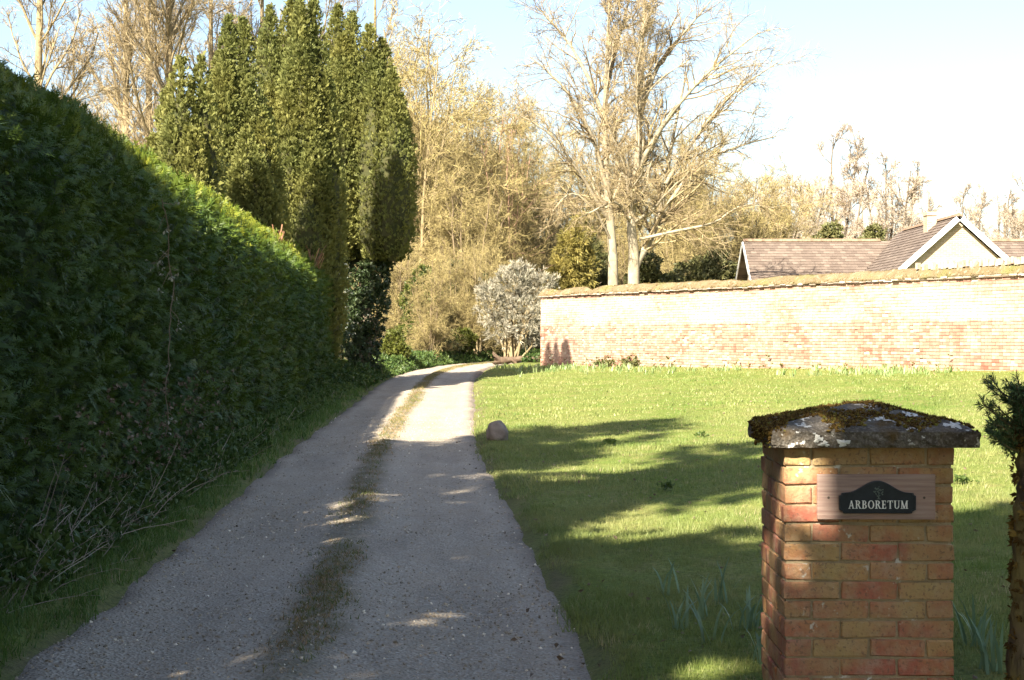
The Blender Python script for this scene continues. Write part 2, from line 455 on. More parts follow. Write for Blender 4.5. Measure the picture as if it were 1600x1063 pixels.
    bump(nt, p, noise_fac(nt, 30, 5, 0, 1), 0.6, 0.012)
    MAT['wall_brick'] = m
    MAT['wall_mortar'] = plain('lime_mortar', (0.36, 0.28, 0.185), (0.50, 0.42, 0.31), 5, 0.95, 0.5, 40, 0.01)
    MAT['coping'] = plain('coping_tile', (0.259, 0.180, 0.122), (0.403, 0.353, 0.288), 6, 0.9, 0.5, 40, 0.01, use_rnd=0.5)
    m, nt, p = new_mat('coping_moss')
    c = mix(nt, noise_fac(nt, 2.2, 5), (0.130, 0.092, 0.040), (0.19, 0.140, 0.068))
    c = mix(nt, noise_fac(nt, 1.1, 4, 0.52, 0.68), c, (0.115, 0.115, 0.025))
    c = mix(nt, noise_fac(nt, 9, 5, 0.55, 0.75), c, (0.30, 0.24, 0.17))
    nt.links.new(c, p.inputs['Base Color']); p.inputs['Roughness'].default_value = 0.95
    bump(nt, p, noise_fac(nt, 22, 6, 0, 1), 1.0, 0.05)
    MAT['coping_moss'] = m
    MAT['moss_tuft'] = leaf_mat('moss_tuft', [(0, (0.099, 0.061, 0.020)), (0.6, (0.148, 0.093, 0.032)), (1, (0.133, 0.118, 0.027))], 0.2, 0.9, spec=0.05)
    # house
    m, nt, p = new_mat('roof_tile')
    c = ramp(nt, attr(nt), [(0, (0.095, 0.068, 0.051)), (0.6, (0.122, 0.089, 0.067)), (1, (0.155, 0.118, 0.090))])
    c = mix(nt, noise_fac(nt, 6, 4, 0.6, 0.8), c, (0.15, 0.125, 0.095))
    nt.links.new(c, p.inputs['Base Color']); p.inputs['Roughness'].default_value = 0.85
    bump(nt, p, noise_fac(nt, 30, 4, 0, 1), 0.4, 0.01)
    MAT['roof_tile'] = m
    m, nt, p = new_mat('house_brick')
    tc = N(nt, 'ShaderNodeTexCoord'); mp = N(nt, 'ShaderNodeMapping'); mp.inputs['Rotation'].default_value = (math.radians(90), 0, 0)
    nt.links.new(tc.outputs['Object'], mp.inputs['Vector'])
    bt = N(nt, 'ShaderNodeTexBrick'); bt.inputs['Scale'].default_value = 1.0
    bt.inputs['Brick Width'].default_value = 0.225; bt.inputs['Row Height'].default_value = 0.075; bt.inputs['Mortar Size'].default_value = 0.008
    bt.inputs['Color1'].default_value = (0.30, 0.205, 0.12, 1); bt.inputs['Color2'].default_value = (0.36, 0.26, 0.16, 1); bt.inputs['Mortar'].default_value = (0.40, 0.34, 0.27, 1)
    nt.links.new(mp.outputs[0], bt.inputs['Vector'])
    c = mix(nt, noise_fac(nt, 1.2, 4, 0.45, 0.7), bt.outputs['Color'], (0.42, 0.34, 0.24))
    nt.links.new(c, p.inputs['Base Color']); p.inputs['Roughness'].default_value = 0.9
    MAT['house_brick'] = m
    MAT['white_paint'] = plain('white_paint', (0.70, 0.69, 0.66), (0.80, 0.79, 0.76), 6, 0.5, 0.1, 30, 0.003)
    MAT['terracotta'] = plain('terracotta', (0.33, 0.14, 0.08), (0.42, 0.2, 0.12), 10, 0.85, 0.2)
    MAT['ridge'] = plain('ridge_tile', (0.154, 0.098, 0.063), (0.238, 0.161, 0.105), 5, 0.9, 0.2)
    MAT['glass'] = plain('window_glass', (0.02, 0.025, 0.03), (0.03, 0.035, 0.04), 2, 0.08, 0.0)
    MAT['boulder'] = plain('boulder_stone', (0.16, 0.125, 0.10), (0.29, 0.235, 0.195), 6, 0.9, 0.7, 30, 0.02)
    m, nt, p = new_mat('mossy_bark')
    c = mix(nt, noise_fac(nt, (16, 16, 5), 5), (0.05, 0.037, 0.024), (0.13, 0.09, 0.055))
    c = mix(nt, noise_fac(nt, (5, 5, 3), 4, 0.48, 0.62), c, (0.17, 0.135, 0.045))
    nt.links.new(c, p.inputs['Base Color']); p.inputs['Roughness'].default_value = 0.95
    bump(nt, p, noise_fac(nt, (50, 50, 14), 6, 0, 1), 1.0, 0.02)
    MAT['mossy_bark'] = m
    MAT['needle'] = leaf_mat('fir_needle', [(0, (0.032, 0.067, 0.026)), (0.7, (0.080, 0.136, 0.048)), (1, (0.144, 0.192, 0.064))], 0.1, 0.45)
    MAT['log'] = plain('rotten_log', (0.080, 0.050, 0.030), (0.135, 0.095, 0.060), 5, 0.9, 0.7, 25, 0.03)
make_materials()

# ------------------------------------------------------------------ terrain
LE = np.array([(-2.1,2),(-2.28,7.7),(-2.34,10.67),(-2.48,14.3),(-2.78,21.9),(-3.0,32),(-3.3,43),(-3.2,50.7),(-2.8,55.5),(-1.9,61),(0,66),(3.5,69.5),(10,72.5)])
RE = np.array([(.5,2),(.37,7.7),(.22,10.3),(0.0,13.8),(-.45,21.9),(-.72,31),(-1.0,42),(-1.07,48.9),(-.96,54),(-.55,58.5),(.8,63),(4,66.5),(10,69)])
def resample(P, n):
    t = np.arange(len(P)); u = np.linspace(0, len(P) - 1, n)
    out = []
    for d in range(P.shape[1]):
        p = P[:, d]; m = np.gradient(p)
        i = np.clip(u.astype(int), 0, len(P) - 2); a = u - i
        h00 = 2*a**3 - 3*a**2 + 1; h10 = a**3 - 2*a**2 + a; h01 = -2*a**3 + 3*a**2; h11 = a**3 - a**2
        out.append(h00*p[i] + h10*m[i] + h01*p[i+1] + h11*m[i+1])
    return np.stack(out, -1)
NR = 420
LEs, REs = resample(LE, NR), resample(RE, NR)
CEN = (LEs + REs) / 2
HALF = np.linalg.norm(LEs - REs, axis=1) / 2

def road_sd(X, Y):
    """signed distance to the drive's edge (negative on it) and the side (-1 west, +1 east)"""
    X = np.asarray(X, float).ravel(); Y = np.asarray(Y, float).ravel()
    sd = np.full(len(X), 1e3); side = np.ones(len(X))
    near = np.where((X > -9) & (X < 16) & (Y > -2) & (Y < 78))[0]
    for a in range(0, len(near), 20000):
        k = near[a:a+20000]
        d2 = (X[k][:, None] - CEN[None, :, 0])**2 + (Y[k][:, None] - CEN[None, :, 1])**2
        j = d2.argmin(1)
        sd[k] = np.sqrt(d2[np.arange(len(k)), j]) - HALF[j]
        jj = np.minimum(j, NR - 2)
        T = CEN[jj + 1] - CEN[jj]
        side[k] = np.sign(T[:, 1] * (X[k] - CEN[j, 0]) - T[:, 0] * (Y[k] - CEN[j, 1]))
    return sd, side

def base_z(X, Y):
    X = np.asarray(X, float); Y = np.asarray(Y, float)
    yy = np.clip(Y, 0, 64)
    z = 0.0104 * yy + 0.004 * np.clip(Y - 64, 0, 200)
    xr = np.interp(Y, RE[:10, 1], RE[:10, 0])
    xl = np.interp(Y, LE[:10, 1], LE[:10, 0])
    fade = np.clip(1 - (Y - 60) / 12, 0, 1)
    z = z + 0.042 * np.clip(X - xr, 0, 16) * fade + 0.10 * np.clip(xl - X, 0, 1.4) * fade
    return z

def ground_z(X, Y):
    X = np.asarray(X, float); Y = np.asarray(Y, float)
    sh = X.shape
    sd, side = road_sd(X, Y)
    sd = sd.reshape(sh)
    z = base_z(X, Y)
    z = z + 0.020 * wnoise(X, Y, 3, 4, 0.9) * np.clip(sd / 0.6, 0, 1)
    z = z + 0.035 * np.clip(1 - np.abs(sd - 0.18) / 0.35, 0, 1)      # turf edge stands a little proud of the gravel
    z = z - 0.075 * np.clip((0.05 - sd) / 0.2, 0, 1)
    return z
gz1 = lambda x, y: float(ground_z(np.array([x]), np.array([y]))[0])

def axis(lo, hi, step, far):
    core = np.arange(lo, hi + 1e-6, step)
    g = step * 1.35 ** np.arange(1, 40)
    a = lo - np.cumsum(g); a = a[a > -far][::-1]
    b = hi + np.cumsum(g); b = b[b < far]
    return np.concatenate([[-far], a, core, b, [far]])
xs = axis(-5.0, 11.5, 0.17, 1500.0)
ys = axis(5.0, 62.0, 0.30, 1500.0)
GX, GY = np.meshgrid(xs, ys)
GZ = ground_z(GX, GY)
nx, ny = len(xs), len(ys)
ii = (np.arange(ny - 1)[:, None] * nx + np.arange(nx - 1)[None, :]).ravel()
GF = np.stack([ii, ii + 1, ii + nx + 1, ii + nx], -1)
gsd, gside = road_sd(GX, GY)
xlG = np.interp(GY, LE[:10, 1], LE[:10, 0])
wood = np.clip((GY - 58) / 5, 0, 1) * np.clip(1 - (GX - 1.0) / 2, 0, 1)
wood = np.maximum(wood, np.clip((GY - 66) / 6, 0, 1))
wood = np.maximum(wood, np.clip((xlG - GX - 0.9) / 0.4, 0, 1)).ravel()
soil = np.clip(1 - np.abs(gsd) / 0.16, 0, 1) * (0.55 + 0.45 * wnoise(GX, GY, 21, 4, 3.0).ravel())
gm = build_mesh('ground', np.stack([GX, GY, GZ], -1).reshape(-1, 3), [GF], MAT['ground'], True, None, {'wood': wood, 'soil': np.clip(soil, 0, 1)})
ground = tag(link('ground', gm), 'rough lawn and woodland floor rising gently from the gate', kind='structure')

# the drive: two wheel tracks, a low crown between them
NC = 41
u = np.linspace(0, 1, NC)
rz_noise = np.random.default_rng(5)
rowid = np.arange(NR)
ext = 0.16
dirv = nrm(REs - LEs)
wl = 0.08 * wnoise(LEs[:, 1], LEs[:, 0], 11, 5, 3.5)
wr = 0.075 * wnoise(REs[:, 1], REs[:, 0], 12, 5, 3.5)
A_ = LEs - dirv * (ext + wl[:, None]); B_ = REs + dirv * (ext + wr[:, None])
RP = A_[:, None, :] * (1 - u[None, :, None]) + B_[:, None, :] * u[None, :, None]
rbz = base_z(RP[..., 0], RP[..., 1])
STRIP_C = 0.475
du = np.abs(u - STRIP_C)[None, :] + 0 * rbz
crown = 0.03 * np.clip(1 - du / 0.11, 0, 1) - 0.020 * (np.exp(-((u - 0.24) / 0.1)**2) + np.exp(-((u - 0.76) / 0.1)**2))[None, :]
edge = np.minimum(u, 1 - u)[None, :] * (2 * HALF[:, None] + 2 * ext)
RZ = rbz + crown + 0.008 * wnoise(RP[..., 0], RP[..., 1], 31, 5, 4.0) - 0.07 * np.clip(1 - edge / 0.2, 0, 1) - 0.004
# a few shallow potholes in the near tracks
for (px_, py_, pr, pd) in [(-0.20, 9.0, 0.42, 0.022), (-0.05, 10.1, 0.30, 0.018), (-1.75, 12.4, 0.5, 0.024), (-1.6, 16.0, 0.6, 0.02), (-1.9, 9.4, 0.45, 0.016), (-0.35, 15.2, 0.4, 0.016)]:
    RZ = RZ - pd * np.exp(-(((RP[..., 0] - px_) / pr)**2 + ((RP[..., 1] - py_) / (pr * 1.3))**2))
i0 = (np.arange(NR - 1)[:, None] * NC + np.arange(NC - 1)[None, :]).ravel()
RF = np.stack([i0, i0 + 1, i0 + NC + 1, i0 + NC], -1)
strip = .75*np.clip(1 - (np.abs(u - STRIP_C)[None, :] - 0.025 - 0.02 * wnoise(RP[..., 1], RP[..., 0], 8, 4, 1.6)) / 0.05, 0, 1)
ridge = sum(a*np.exp(-((u - m)/w)**2) for m, w, a in ((.365, .05, .9), (.595, .05, .9), (.10, .05, .6), (.90, .05, .8)))[None, :]*(.55 + .6*wnoise(RP[..., 0], RP[..., 1], 17, 5, 1.6))
rsoil = np.clip(1 - (edge - 0.12) / 0.22, 0, 1) * 0.75
rm = build_mesh('drive', np.concatenate([RP, RZ[..., None]], -1).reshape(-1, 3), [RF], MAT['gravel'], True, None, {'strip': strip.ravel(), 'soil': rsoil.ravel(), 'ridge': np.clip(ridge, 0, 1).ravel()})
drive = tag(link('drive', rm), 'gravel drive with two wheel tracks beside the hedge', kind='structure')

def road_pt(v_idx, uu):
    """point on the drive at row index v (float) and across position u"""
    i = np.clip(v_idx.astype(int), 0, NR - 2); a = (v_idx - i)[:, None]
    j = np.clip((uu * (NC - 1)).astype(int), 0, NC - 2); b = (uu * (NC - 1) - j)[:, None]
    P3 = np.concatenate([RP, RZ[..., None]], -1)
    return (P3[i, j]*(1-a)*(1-b) + P3[i+1, j]*a*(1-b) + P3[i, j+1]*(1-a)*b + P3[i+1, j+1]*a*b)

# ------------------------------------------------------------------ small prototypes
def diamond(L=1.0, w=0.25, fold=0.06, mid=0.45):
    return np.array([(0,0,0),(w/2,fold,L*mid),(0,0,L),(-w/2,fold,L*mid)], float), np.array([(0,1,2,3)])
def blade_clump(rng, n, h, w, spread, lean):
    V, F = [], []
    for k in range(n):
        a = rng.uniform(0, 6.283); r = spread * math.sqrt(rng.uniform()); hh = h * rng.uniform(0.55, 1.15)
        b = np.array([r*math.cos(a), r*math.sin(a), -0.01])
        la = rng.uniform(0, 6.283); ll = lean * hh * rng.uniform(0.2, 1.2)
        tip = b + np.array([ll*math.cos(la), ll*math.sin(la), hh])
        fa = rng.uniform(0, 3.1416); s = np.array([math.cos(fa), math.sin(fa), 0]) * w / 2
        i = len(V); V += [b - s, b + s, tip]; F.append((i, i+1, i+2))
    return np.array(V), np.array(F)
def leaf_cluster(rng, n, L, w, cone):
    """n diamond leaves fanning round +z"""
    V, F = [], []
    dv, df = diamond(1, w)
    for k in range(n):
        a = rng.uniform(0, 6.283); th = cone * math.sqrt(rng.uniform()); s = L * rng.uniform(0.7, 1.15)
        d = np.array([[math.sin(th)*math.cos(a), math.sin(th)*math.sin(a), math.cos(th)]])
        R = basis(d, rng)[0]
        i = len(V) * 4
        V.append((dv * s) @ R.T + rng.normal(0, L*0.12, 3)); F.append(df[0] + i)
    return np.concatenate(V), np.array(F)
def tri_cluster(rng, n, L, w, cone):
    """like leaf_cluster with one triangle to a leaf, broad end out"""
    V = []
    for k in range(n):
        a = rng.uniform(0, 6.283); th = cone * math.sqrt(rng.uniform()); s = L * rng.uniform(0.7, 1.15)
        R = basis(np.array([[math.sin(th)*math.cos(a), math.sin(th)*math.sin(a), math.cos(th)]]), rng)[0]
        V.append((np.array([(0, 0, 0), (w/2, 0, .75), (-w/2, 0, 1.0)]) * s) @ R.T + rng.normal(0, L*0.12, 3))
    V = np.concatenate(V)
    return V, np.arange(len(V)).reshape(-1, 3)
def octa(rng):
    v = np.array([(1,0,0),(-1,0,0),(0,1,0),(0,-1,0),(0,0,.7),(0,0,-.7)], float) * rng.uniform(.7, 1.25, (6, 1))
    f = np.array([(0,2,4),(2,1,4),(1,3,4),(3,0,4),(2,0,5),(1,2,5),(3,1,5),(0,3,5)])
    return v, f
def rotz(a):
    c, s = np.cos(a), np.sin(a); z = np.zeros_like(a); o = np.ones_like(a)
    return np.stack([np.stack([c, -s, z], -1), np.stack([s, c, z], -1), np.stack([z, z, o], -1)], -2)
def tilted(rng, n, tilt):
    d = np.stack([rng.normal(0, tilt, n), rng.normal(0, tilt, n), np.ones(n)], -1)
    return basis(d, rng)

# ------------------------------------------------------------------ trees
def path(rng, o, d, L, K, wig, trop):
    M = len(o); P = np.zeros((M, K, 3)); P[:, 0] = o; d = d.copy()
    st = (np.broadcast_to(L, (M,)) / (K - 1))[:, None]
    for k in range(1, K):
        d = d + rng.normal(0, wig, (M, 3)); d[:, 2] += trop; d = nrm(d)
        P[:, k] = P[:, k-1] + d * st
    return P
def plen(P): return np.linalg.norm(P[:, 1:] - P[:, :-1], axis=-1).sum(1)
def kids(rng, P, R, n, t0, t1, ang, Lr, K, wig, trop, rr=0.55, tip=0.3, rmin=0.004, taper=0.6, up=0.0, absL=None):
    Np, Kp = R.shape
    idx = np.repeat(np.arange(Np), n)
    t = rng.uniform(t0, t1, len(idx)); f = t * (Kp - 1)
    i = np.minimum(f.astype(int), Kp - 2); a = (f - i)[:, None]
    o = P[idx, i] * (1 - a) + P[idx, i+1] * a
    tan = nrm(P[idx, i+1] - P[idx, i])
    r = R[idx, i] * (1 - a[:, 0]) + R[idx, i+1] * a[:, 0]
    q = rng.normal(size=tan.shape); q[:, 2] += up
    q = nrm(q - (q * tan).sum(-1, keepdims=True) * tan)
    an = rng.normal(ang, ang * 0.22, len(idx))[:, None]
    d = tan * np.cos(an) + q * np.sin(an)
    L = (plen(P)[idx] * Lr if absL is None else absL) * (1 - taper * t) * rng.uniform(0.6, 1.25, len(idx))
    C = path(rng, o, d, L, K, wig, trop)
    rb = np.maximum(r * rr, rmin)
    return C, np.maximum(rb[:, None] * np.linspace(1, tip, K)[None, :], rmin * 0.6)

def spikes(P, R, rng):
    """single thin triangles for the finest twigs"""
    t = nrm(P[:, -1] - P[:, 0]); x = nrm(np.cross(t, rng.normal(size=t.shape))) * R[:, :1]
    V = np.stack([P[:, 0] + x, P[:, 0] - x, P[:, -1]], 1).reshape(-1, 3)
    return V, np.arange(len(V)).reshape(-1, 3)
def tree_parts(seed, stems, spec, sides=(10, 6, 4), extra=None, last_w=0.012):
    """stems (P,R); spec: limb, branch, side branch, twig settings. Returns trunk and crown builders"""
    rng = np.random.default_rng(seed)
    trunk, crown = MB(), MB()
    P, R = stems
    V, F = tubes(P, R, sides[0]); trunk.add(V, F, 0.5)
    C, CR = kids(rng, P, R, **spec[0])
    V, F = tubes(C, CR, sides[1]); trunk.add(V, F, 0.5)
    limbs = [(C, CR)]
    if extra is not None:
        V, F = tubes(extra[0], extra[1], sides[1] + 1); trunk.add(V, F, 0.5)
        limbs.append(extra)
    per = lambda c, k, hi=1.0: np.repeat(rng.uniform(0, hi, len(c)), k)
    twig_from = []
    for j, (C, CR) in enumerate(limbs):
        b = dict(spec[1])
        if j == 1: b['n'] = int(b['n'] * 2.2); b['absL'] = None; b['Lr'] = b['Lr'] * .8
        B, BR = kids(rng, C, CR, **b)
        V, F = tubes(B, BR, sides[2]); crown.add(V, F, per(B, B.shape[1] * sides[2], .8))
        S, SR = kids(rng, B, BR, **spec[2])
        V, F = ribbons(S, SR, rng); crown.add(V, F, per(S, S.shape[1] * 2))
        twig_from += [(B, BR, .40), (S, SR, 1.0)]
        if j == 1: twig_from.append((C, CR, .10))
    for (S, SR, q) in twig_from:
        t = dict(spec[3]); 
        if q < 1: t['Lr'] = t['Lr'] * q
        T, TR = kids(rng, S, SR, **t)
        V, F = spikes(T, np.maximum(TR, last_w), rng); crown.add(V, F, per(T, 3))
    return trunk, crown

def make_tree(name, label, loc, tm, cm, group=None, rz=0.0, scale=1.0, cat='tree'):
    t = thing(name, label, cat, loc, rz, group, (scale, scale, scale) if not isinstance(scale, tuple) else scale)
    link('trunk', tm, t); link('crown', cm, t)
    return t
def px2x(px, Y): return (px - 800) * Y / 2600
def px2z(py, Y): return EYE + (527 - py) * Y / 2600
def stem(pts, r0, r1, K=14):
    P = resample(np.array(pts, float), K)[None]
    return P, np.linspace(r0, r1, K)[None]**1.0
def ntri(me): return sum(len(p.vertices) - 2 for p in me.polygons)

# ------------------------------------------------------------------ garden wall
WA = np.array([0.96, 55.3]); WDIR = nrm(np.array([0.452, -0.892]))
WNRM = np.array([-0.892, -0.452]); WNRM = WNRM / np.linalg.norm(WNRM)
WLEN, WTHK, WTOP = 25.5, 0.36, 2.92
def wp(s, d, z):
    """wall coordinates: s along from the west end, d out of the sunny face"""
    s = np.asarray(s, float); d = np.asarray(d, float); z = np.asarray(z, float)
    return np.stack([WA[0] + WDIR[0]*s + WNRM[0]*d, WA[1] + WDIR[1]*s + WNRM[1]*d, z + 0*s], -1)
def build_wall():
    rng = np.random.default_rng(41)
    wall = thing('garden_wall', 'long old brick garden wall with pale limewash patches and mossy coping across the lawn', 'wall', (WA[0], WA[1], gz1(WA[0], WA[1])))
    inv = Matrix.Translation(-Vector(wall.location))
    def put(name, me, kind=None):
        o = link(name, me, wall); o.matrix_parent_inverse = inv
        if kind: o['kind'] = kind
        return o
    core = MB()
    c = [wp(s, d, z) for z in (0.0, WTOP) for (s, d) in ((0.02, -0.012), (WLEN, -0.012), (WLEN, -WTHK + .012), (0.02, -WTHK + .012))]
    core.add(np.array(c), np.array([(0,3,2,1),(4,5,6,7),(0,1,5,4),(1,2,6,5),(2,3,7,6),(3,0,4,7)]))
    put('mortar_core', core.mesh('mortar_core', MAT['wall_mortar']))
    # bricks of both faces and of the west end, laid in alternating long and short
    H, J = 0.075, 0.010
    rows = int((WTOP - 0.3) / H)
    items = []
    for r in range(rows):
        z0 = WTOP - (r + 1) * H
        for face in (0,):
            s = -0.0 if r % 2 else -0.1125
            k = r
            while s < WLEN:
                L = 0.225 if (k + r) % 2 == 0 else 0.1125
                a, b = max(s, 0), min(s + L - J, WLEN)
                if b - a > 0.03 and rng.uniform() > 0.006: items.append((a, b, z0, face, r))
                s += L; k += 1
        for k in range(3):
            items.append((k * 0.12, k * 0.12 + 0.11, z0, 2, r))
    def brick_verts(a, b, z0, face, proud, jz):
        z1 = z0 + H - J
        if face == 0: q = [(a, proud), (b, proud + rng.normal(0, .0015))]; back = -0.05
        if face == 0:
            f = [wp(q[0][0], q[0][1], z0+jz), wp(q[1][0], q[1][1], z0+jz), wp(q[1][0], q[1][1], z1+jz), wp(q[0][0], q[0][1], z1+jz)]
            g = [wp(a, back, z0+jz), wp(b, back, z0+jz), wp(b, back, z1+jz), wp(a, back, z1+jz)]
        elif face == 1:
            dd = -WTHK - proud
            f = [wp(b, dd, z0), wp(a, dd, z0), wp(a, dd, z1), wp(b, dd, z1)]
            g = [wp(b, -WTHK+.05, z0), wp(a, -WTHK+.05, z0), wp(a, -WTHK+.05, z1), wp(b, -WTHK+.05, z1)]
        else:
            f = [wp(-proud, -b+.004, z0), wp(-proud, -a-.004, z0), wp(-proud, -a-.004, z1), wp(-proud, -b+.004, z1)]
            g = [wp(0.06, -b+.004, z0), wp(0.06, -a-.004, z0), wp(0.06, -a-.004, z1), wp(0.06, -b+.004, z1)]
        return np.array(f + g)
    BF = np.array([(0,1,2,3),(0,4,5,1),(1,5,6,2),(2,6,7,3),(3,7,4,0)])
    mb = MB(); singles = 0
    near = sorted([it for it in items if it[3] == 0 and 19.0 < it[0] < 21.75 and it[2] > 0.95], key=lambda t: -t[0])[:300]
    nearset = set((it[0], it[2]) for it in near)
    protos = {}
    for it in items:
        a, b, z0, face, r = it
        proud = abs(rng.normal(0, 0.006)) + (0.012 if z0 < 1.97 else 0.0)
        if rng.uniform() < 0.02: proud -= 0.03
        v = rng.uniform()
        if face == 0 and (a, z0) in nearset:
            key = (round(b - a, 2), int(v * 5))
            if key not in protos:
                V = brick_verts(0, b - a, 0.0, 0, 0.006, 0) - wp(0.0, 0.0, 0.0)
                protos[key] = build_mesh('brick', V, [BF], MAT['wall_brick'], False, np.full(8, (int(v*5) + .5) / 5))
            o = link('brick', protos[key], wall); o.matrix_parent_inverse = inv
            o.location = Vector(wp(a, proud - 0.006, z0)); singles += 1
            continue
        mb.add(brick_verts(a, b, z0, face, proud, rng.normal(0, .0015)), BF, v)
    put('brickwork', mb.mesh('brickwork', MAT['wall_brick']), 'stuff')
    # coping: bedding course, sloping tiles under moss
    cp = MB()
    n = 170
    ss = np.linspace(-0.06, WLEN, n)
    prof = [(0.075, 0.0), (0.085, 0.035), (0.02, 0.11), (-0.10, 0.24), (-0.19, 0.30), (-0.30, 0.24), (-0.40, 0.11), (-0.45, 0.035), (-0.435, 0.0)]
    bumpn = wnoise(ss, ss * 0.3, 51, 5, 1.2)
    rise = .84 + 0.07 * bumpn + 0.06 * wnoise(ss, ss, 52, 4, 4.0)
    notch = 1 - 0.55 * np.exp(-((ss - 3.15) / 0.22)**2) - 0.3 * np.exp(-((ss - 1.0)/0.4)**2) - 0.25 * np.exp(-((ss - 11.6) / 0.8)**2)
    high = 0.06 * np.clip((ss - 18.3) / 0.6, 0, 1)
    rings = []
    for (d, z) in prof:
        jig = 0.012 * wnoise(ss * 3, ss + d * 9, 60 + int(z * 100), 4, 3.0)
        rings.append(wp(ss, np.full(n, d) + jig * (z > 0.02), WTOP + 0.03 + (z * rise * notch + high * (z > 0.2)) + jig * (z > 0.02)))
    V = np.stack(rings, 1); m_ = len(prof)
    i = (np.arange(n - 1)[:, None] * m_ + np.arange(m_)[None, :]); j = (np.arange(n - 1)[:, None] * m_ + (np.arange(m_)[None, :] + 1) % m_)
    F = np.stack([i, i + m_, j + m_, j], -1).reshape(-1, 4)
    cp.add(V.reshape(-1, 3), F)
    cp.add(V[0], np.array([list(range(m_))[::-1]])); cp.add(V[-1], np.array([list(range(m_))]))
    put('mossy_coping', cp.mesh('mossy_coping', MAT['coping_moss'], False))
    # tile edges along the eave, each one a piece
    s = -0.04
    tp = []
    for q in range(4):
        t = MB(); t.box((0, -0.16, 0), (0.235 - 0.01 * q, 0.0, 0.030 + 0.004 * q), (q + .5) / 4)
        tp.append(t.mesh('coping_tile', MAT['coping']))
    ang = math.atan2(WDIR[1], WDIR[0])
    while s < WLEN - 0.1:
        q = int(rng.integers(0, 4))
        o = link('coping_tile', tp[q], wall); o.matrix_parent_inverse = inv
        # tile's own +y points away from the sunny face
        o.rotation_euler = (math.radians(rng.normal(0, 2.5)), math.radians(rng.normal(0, 1.5)), ang)
        o.location = Vector(wp(s, -0.080 + rng.normal(0, .010), WTOP + 0.006 + abs(rng.normal(0, .006))))
        o.scale = (1, -1, 1) if False else (1, 1, 1)
        s += 0.235 + rng.uniform(0, 0.02)
    # upright crest bricks on the far right stretch
    s = 18.6
    cb = MB(); cb.box((0, -0.10, 0), (0.07, 0.0, 0.15), 0.7); cbm = cb.mesh('crest_brick', MAT['coping'])
    while s < WLEN - 0.2:
        o = link('crest_brick', cbm, wall); o.matrix_parent_inverse = inv
        o.rotation_euler = (0, math.radians(rng.normal(0, 4)), ang)
        o.location = Vector(wp(s, -0.13 + rng.normal(0, .01), WTOP + 0.25 + rng.normal(0, .012)))
        s += 0.085 + rng.uniform(0, 0.02) + (0.12 if rng.uniform() < 0.08 else 0)
    # moss tufts over the coping
    nt_ = 4500
    sv = rng.uniform(0, WLEN, nt_); k = rng.uniform(0, 1, nt_)
    dv = 0.07 - 0.33 * k; zv = np.interp(k, [0, .2, .6, .9, 1], [0.03, .085, .215, .285, .285])
    rs = np.interp(sv, ss, rise * notch)
    hv = np.interp(sv, ss, high)
    T = wp(sv, dv, WTOP + 0.03 + zv * rs + hv * (zv > .2))
    pr = [blade_clump(np.random.default_rng(a), 7, 0.05, 0.02, 0.035, 0.6) for a in range(3)]
    mb = bake(pr, rng.integers(0, 3, nt_), T, tilted(rng, nt_, 0.4), rng.uniform(.4, 1.1, nt_), rng.uniform(0, 1, nt_))
    put('moss_tufts', mb.mesh('moss_tufts', MAT['moss_tuft']), 'stuff')
    return wall
build_wall()

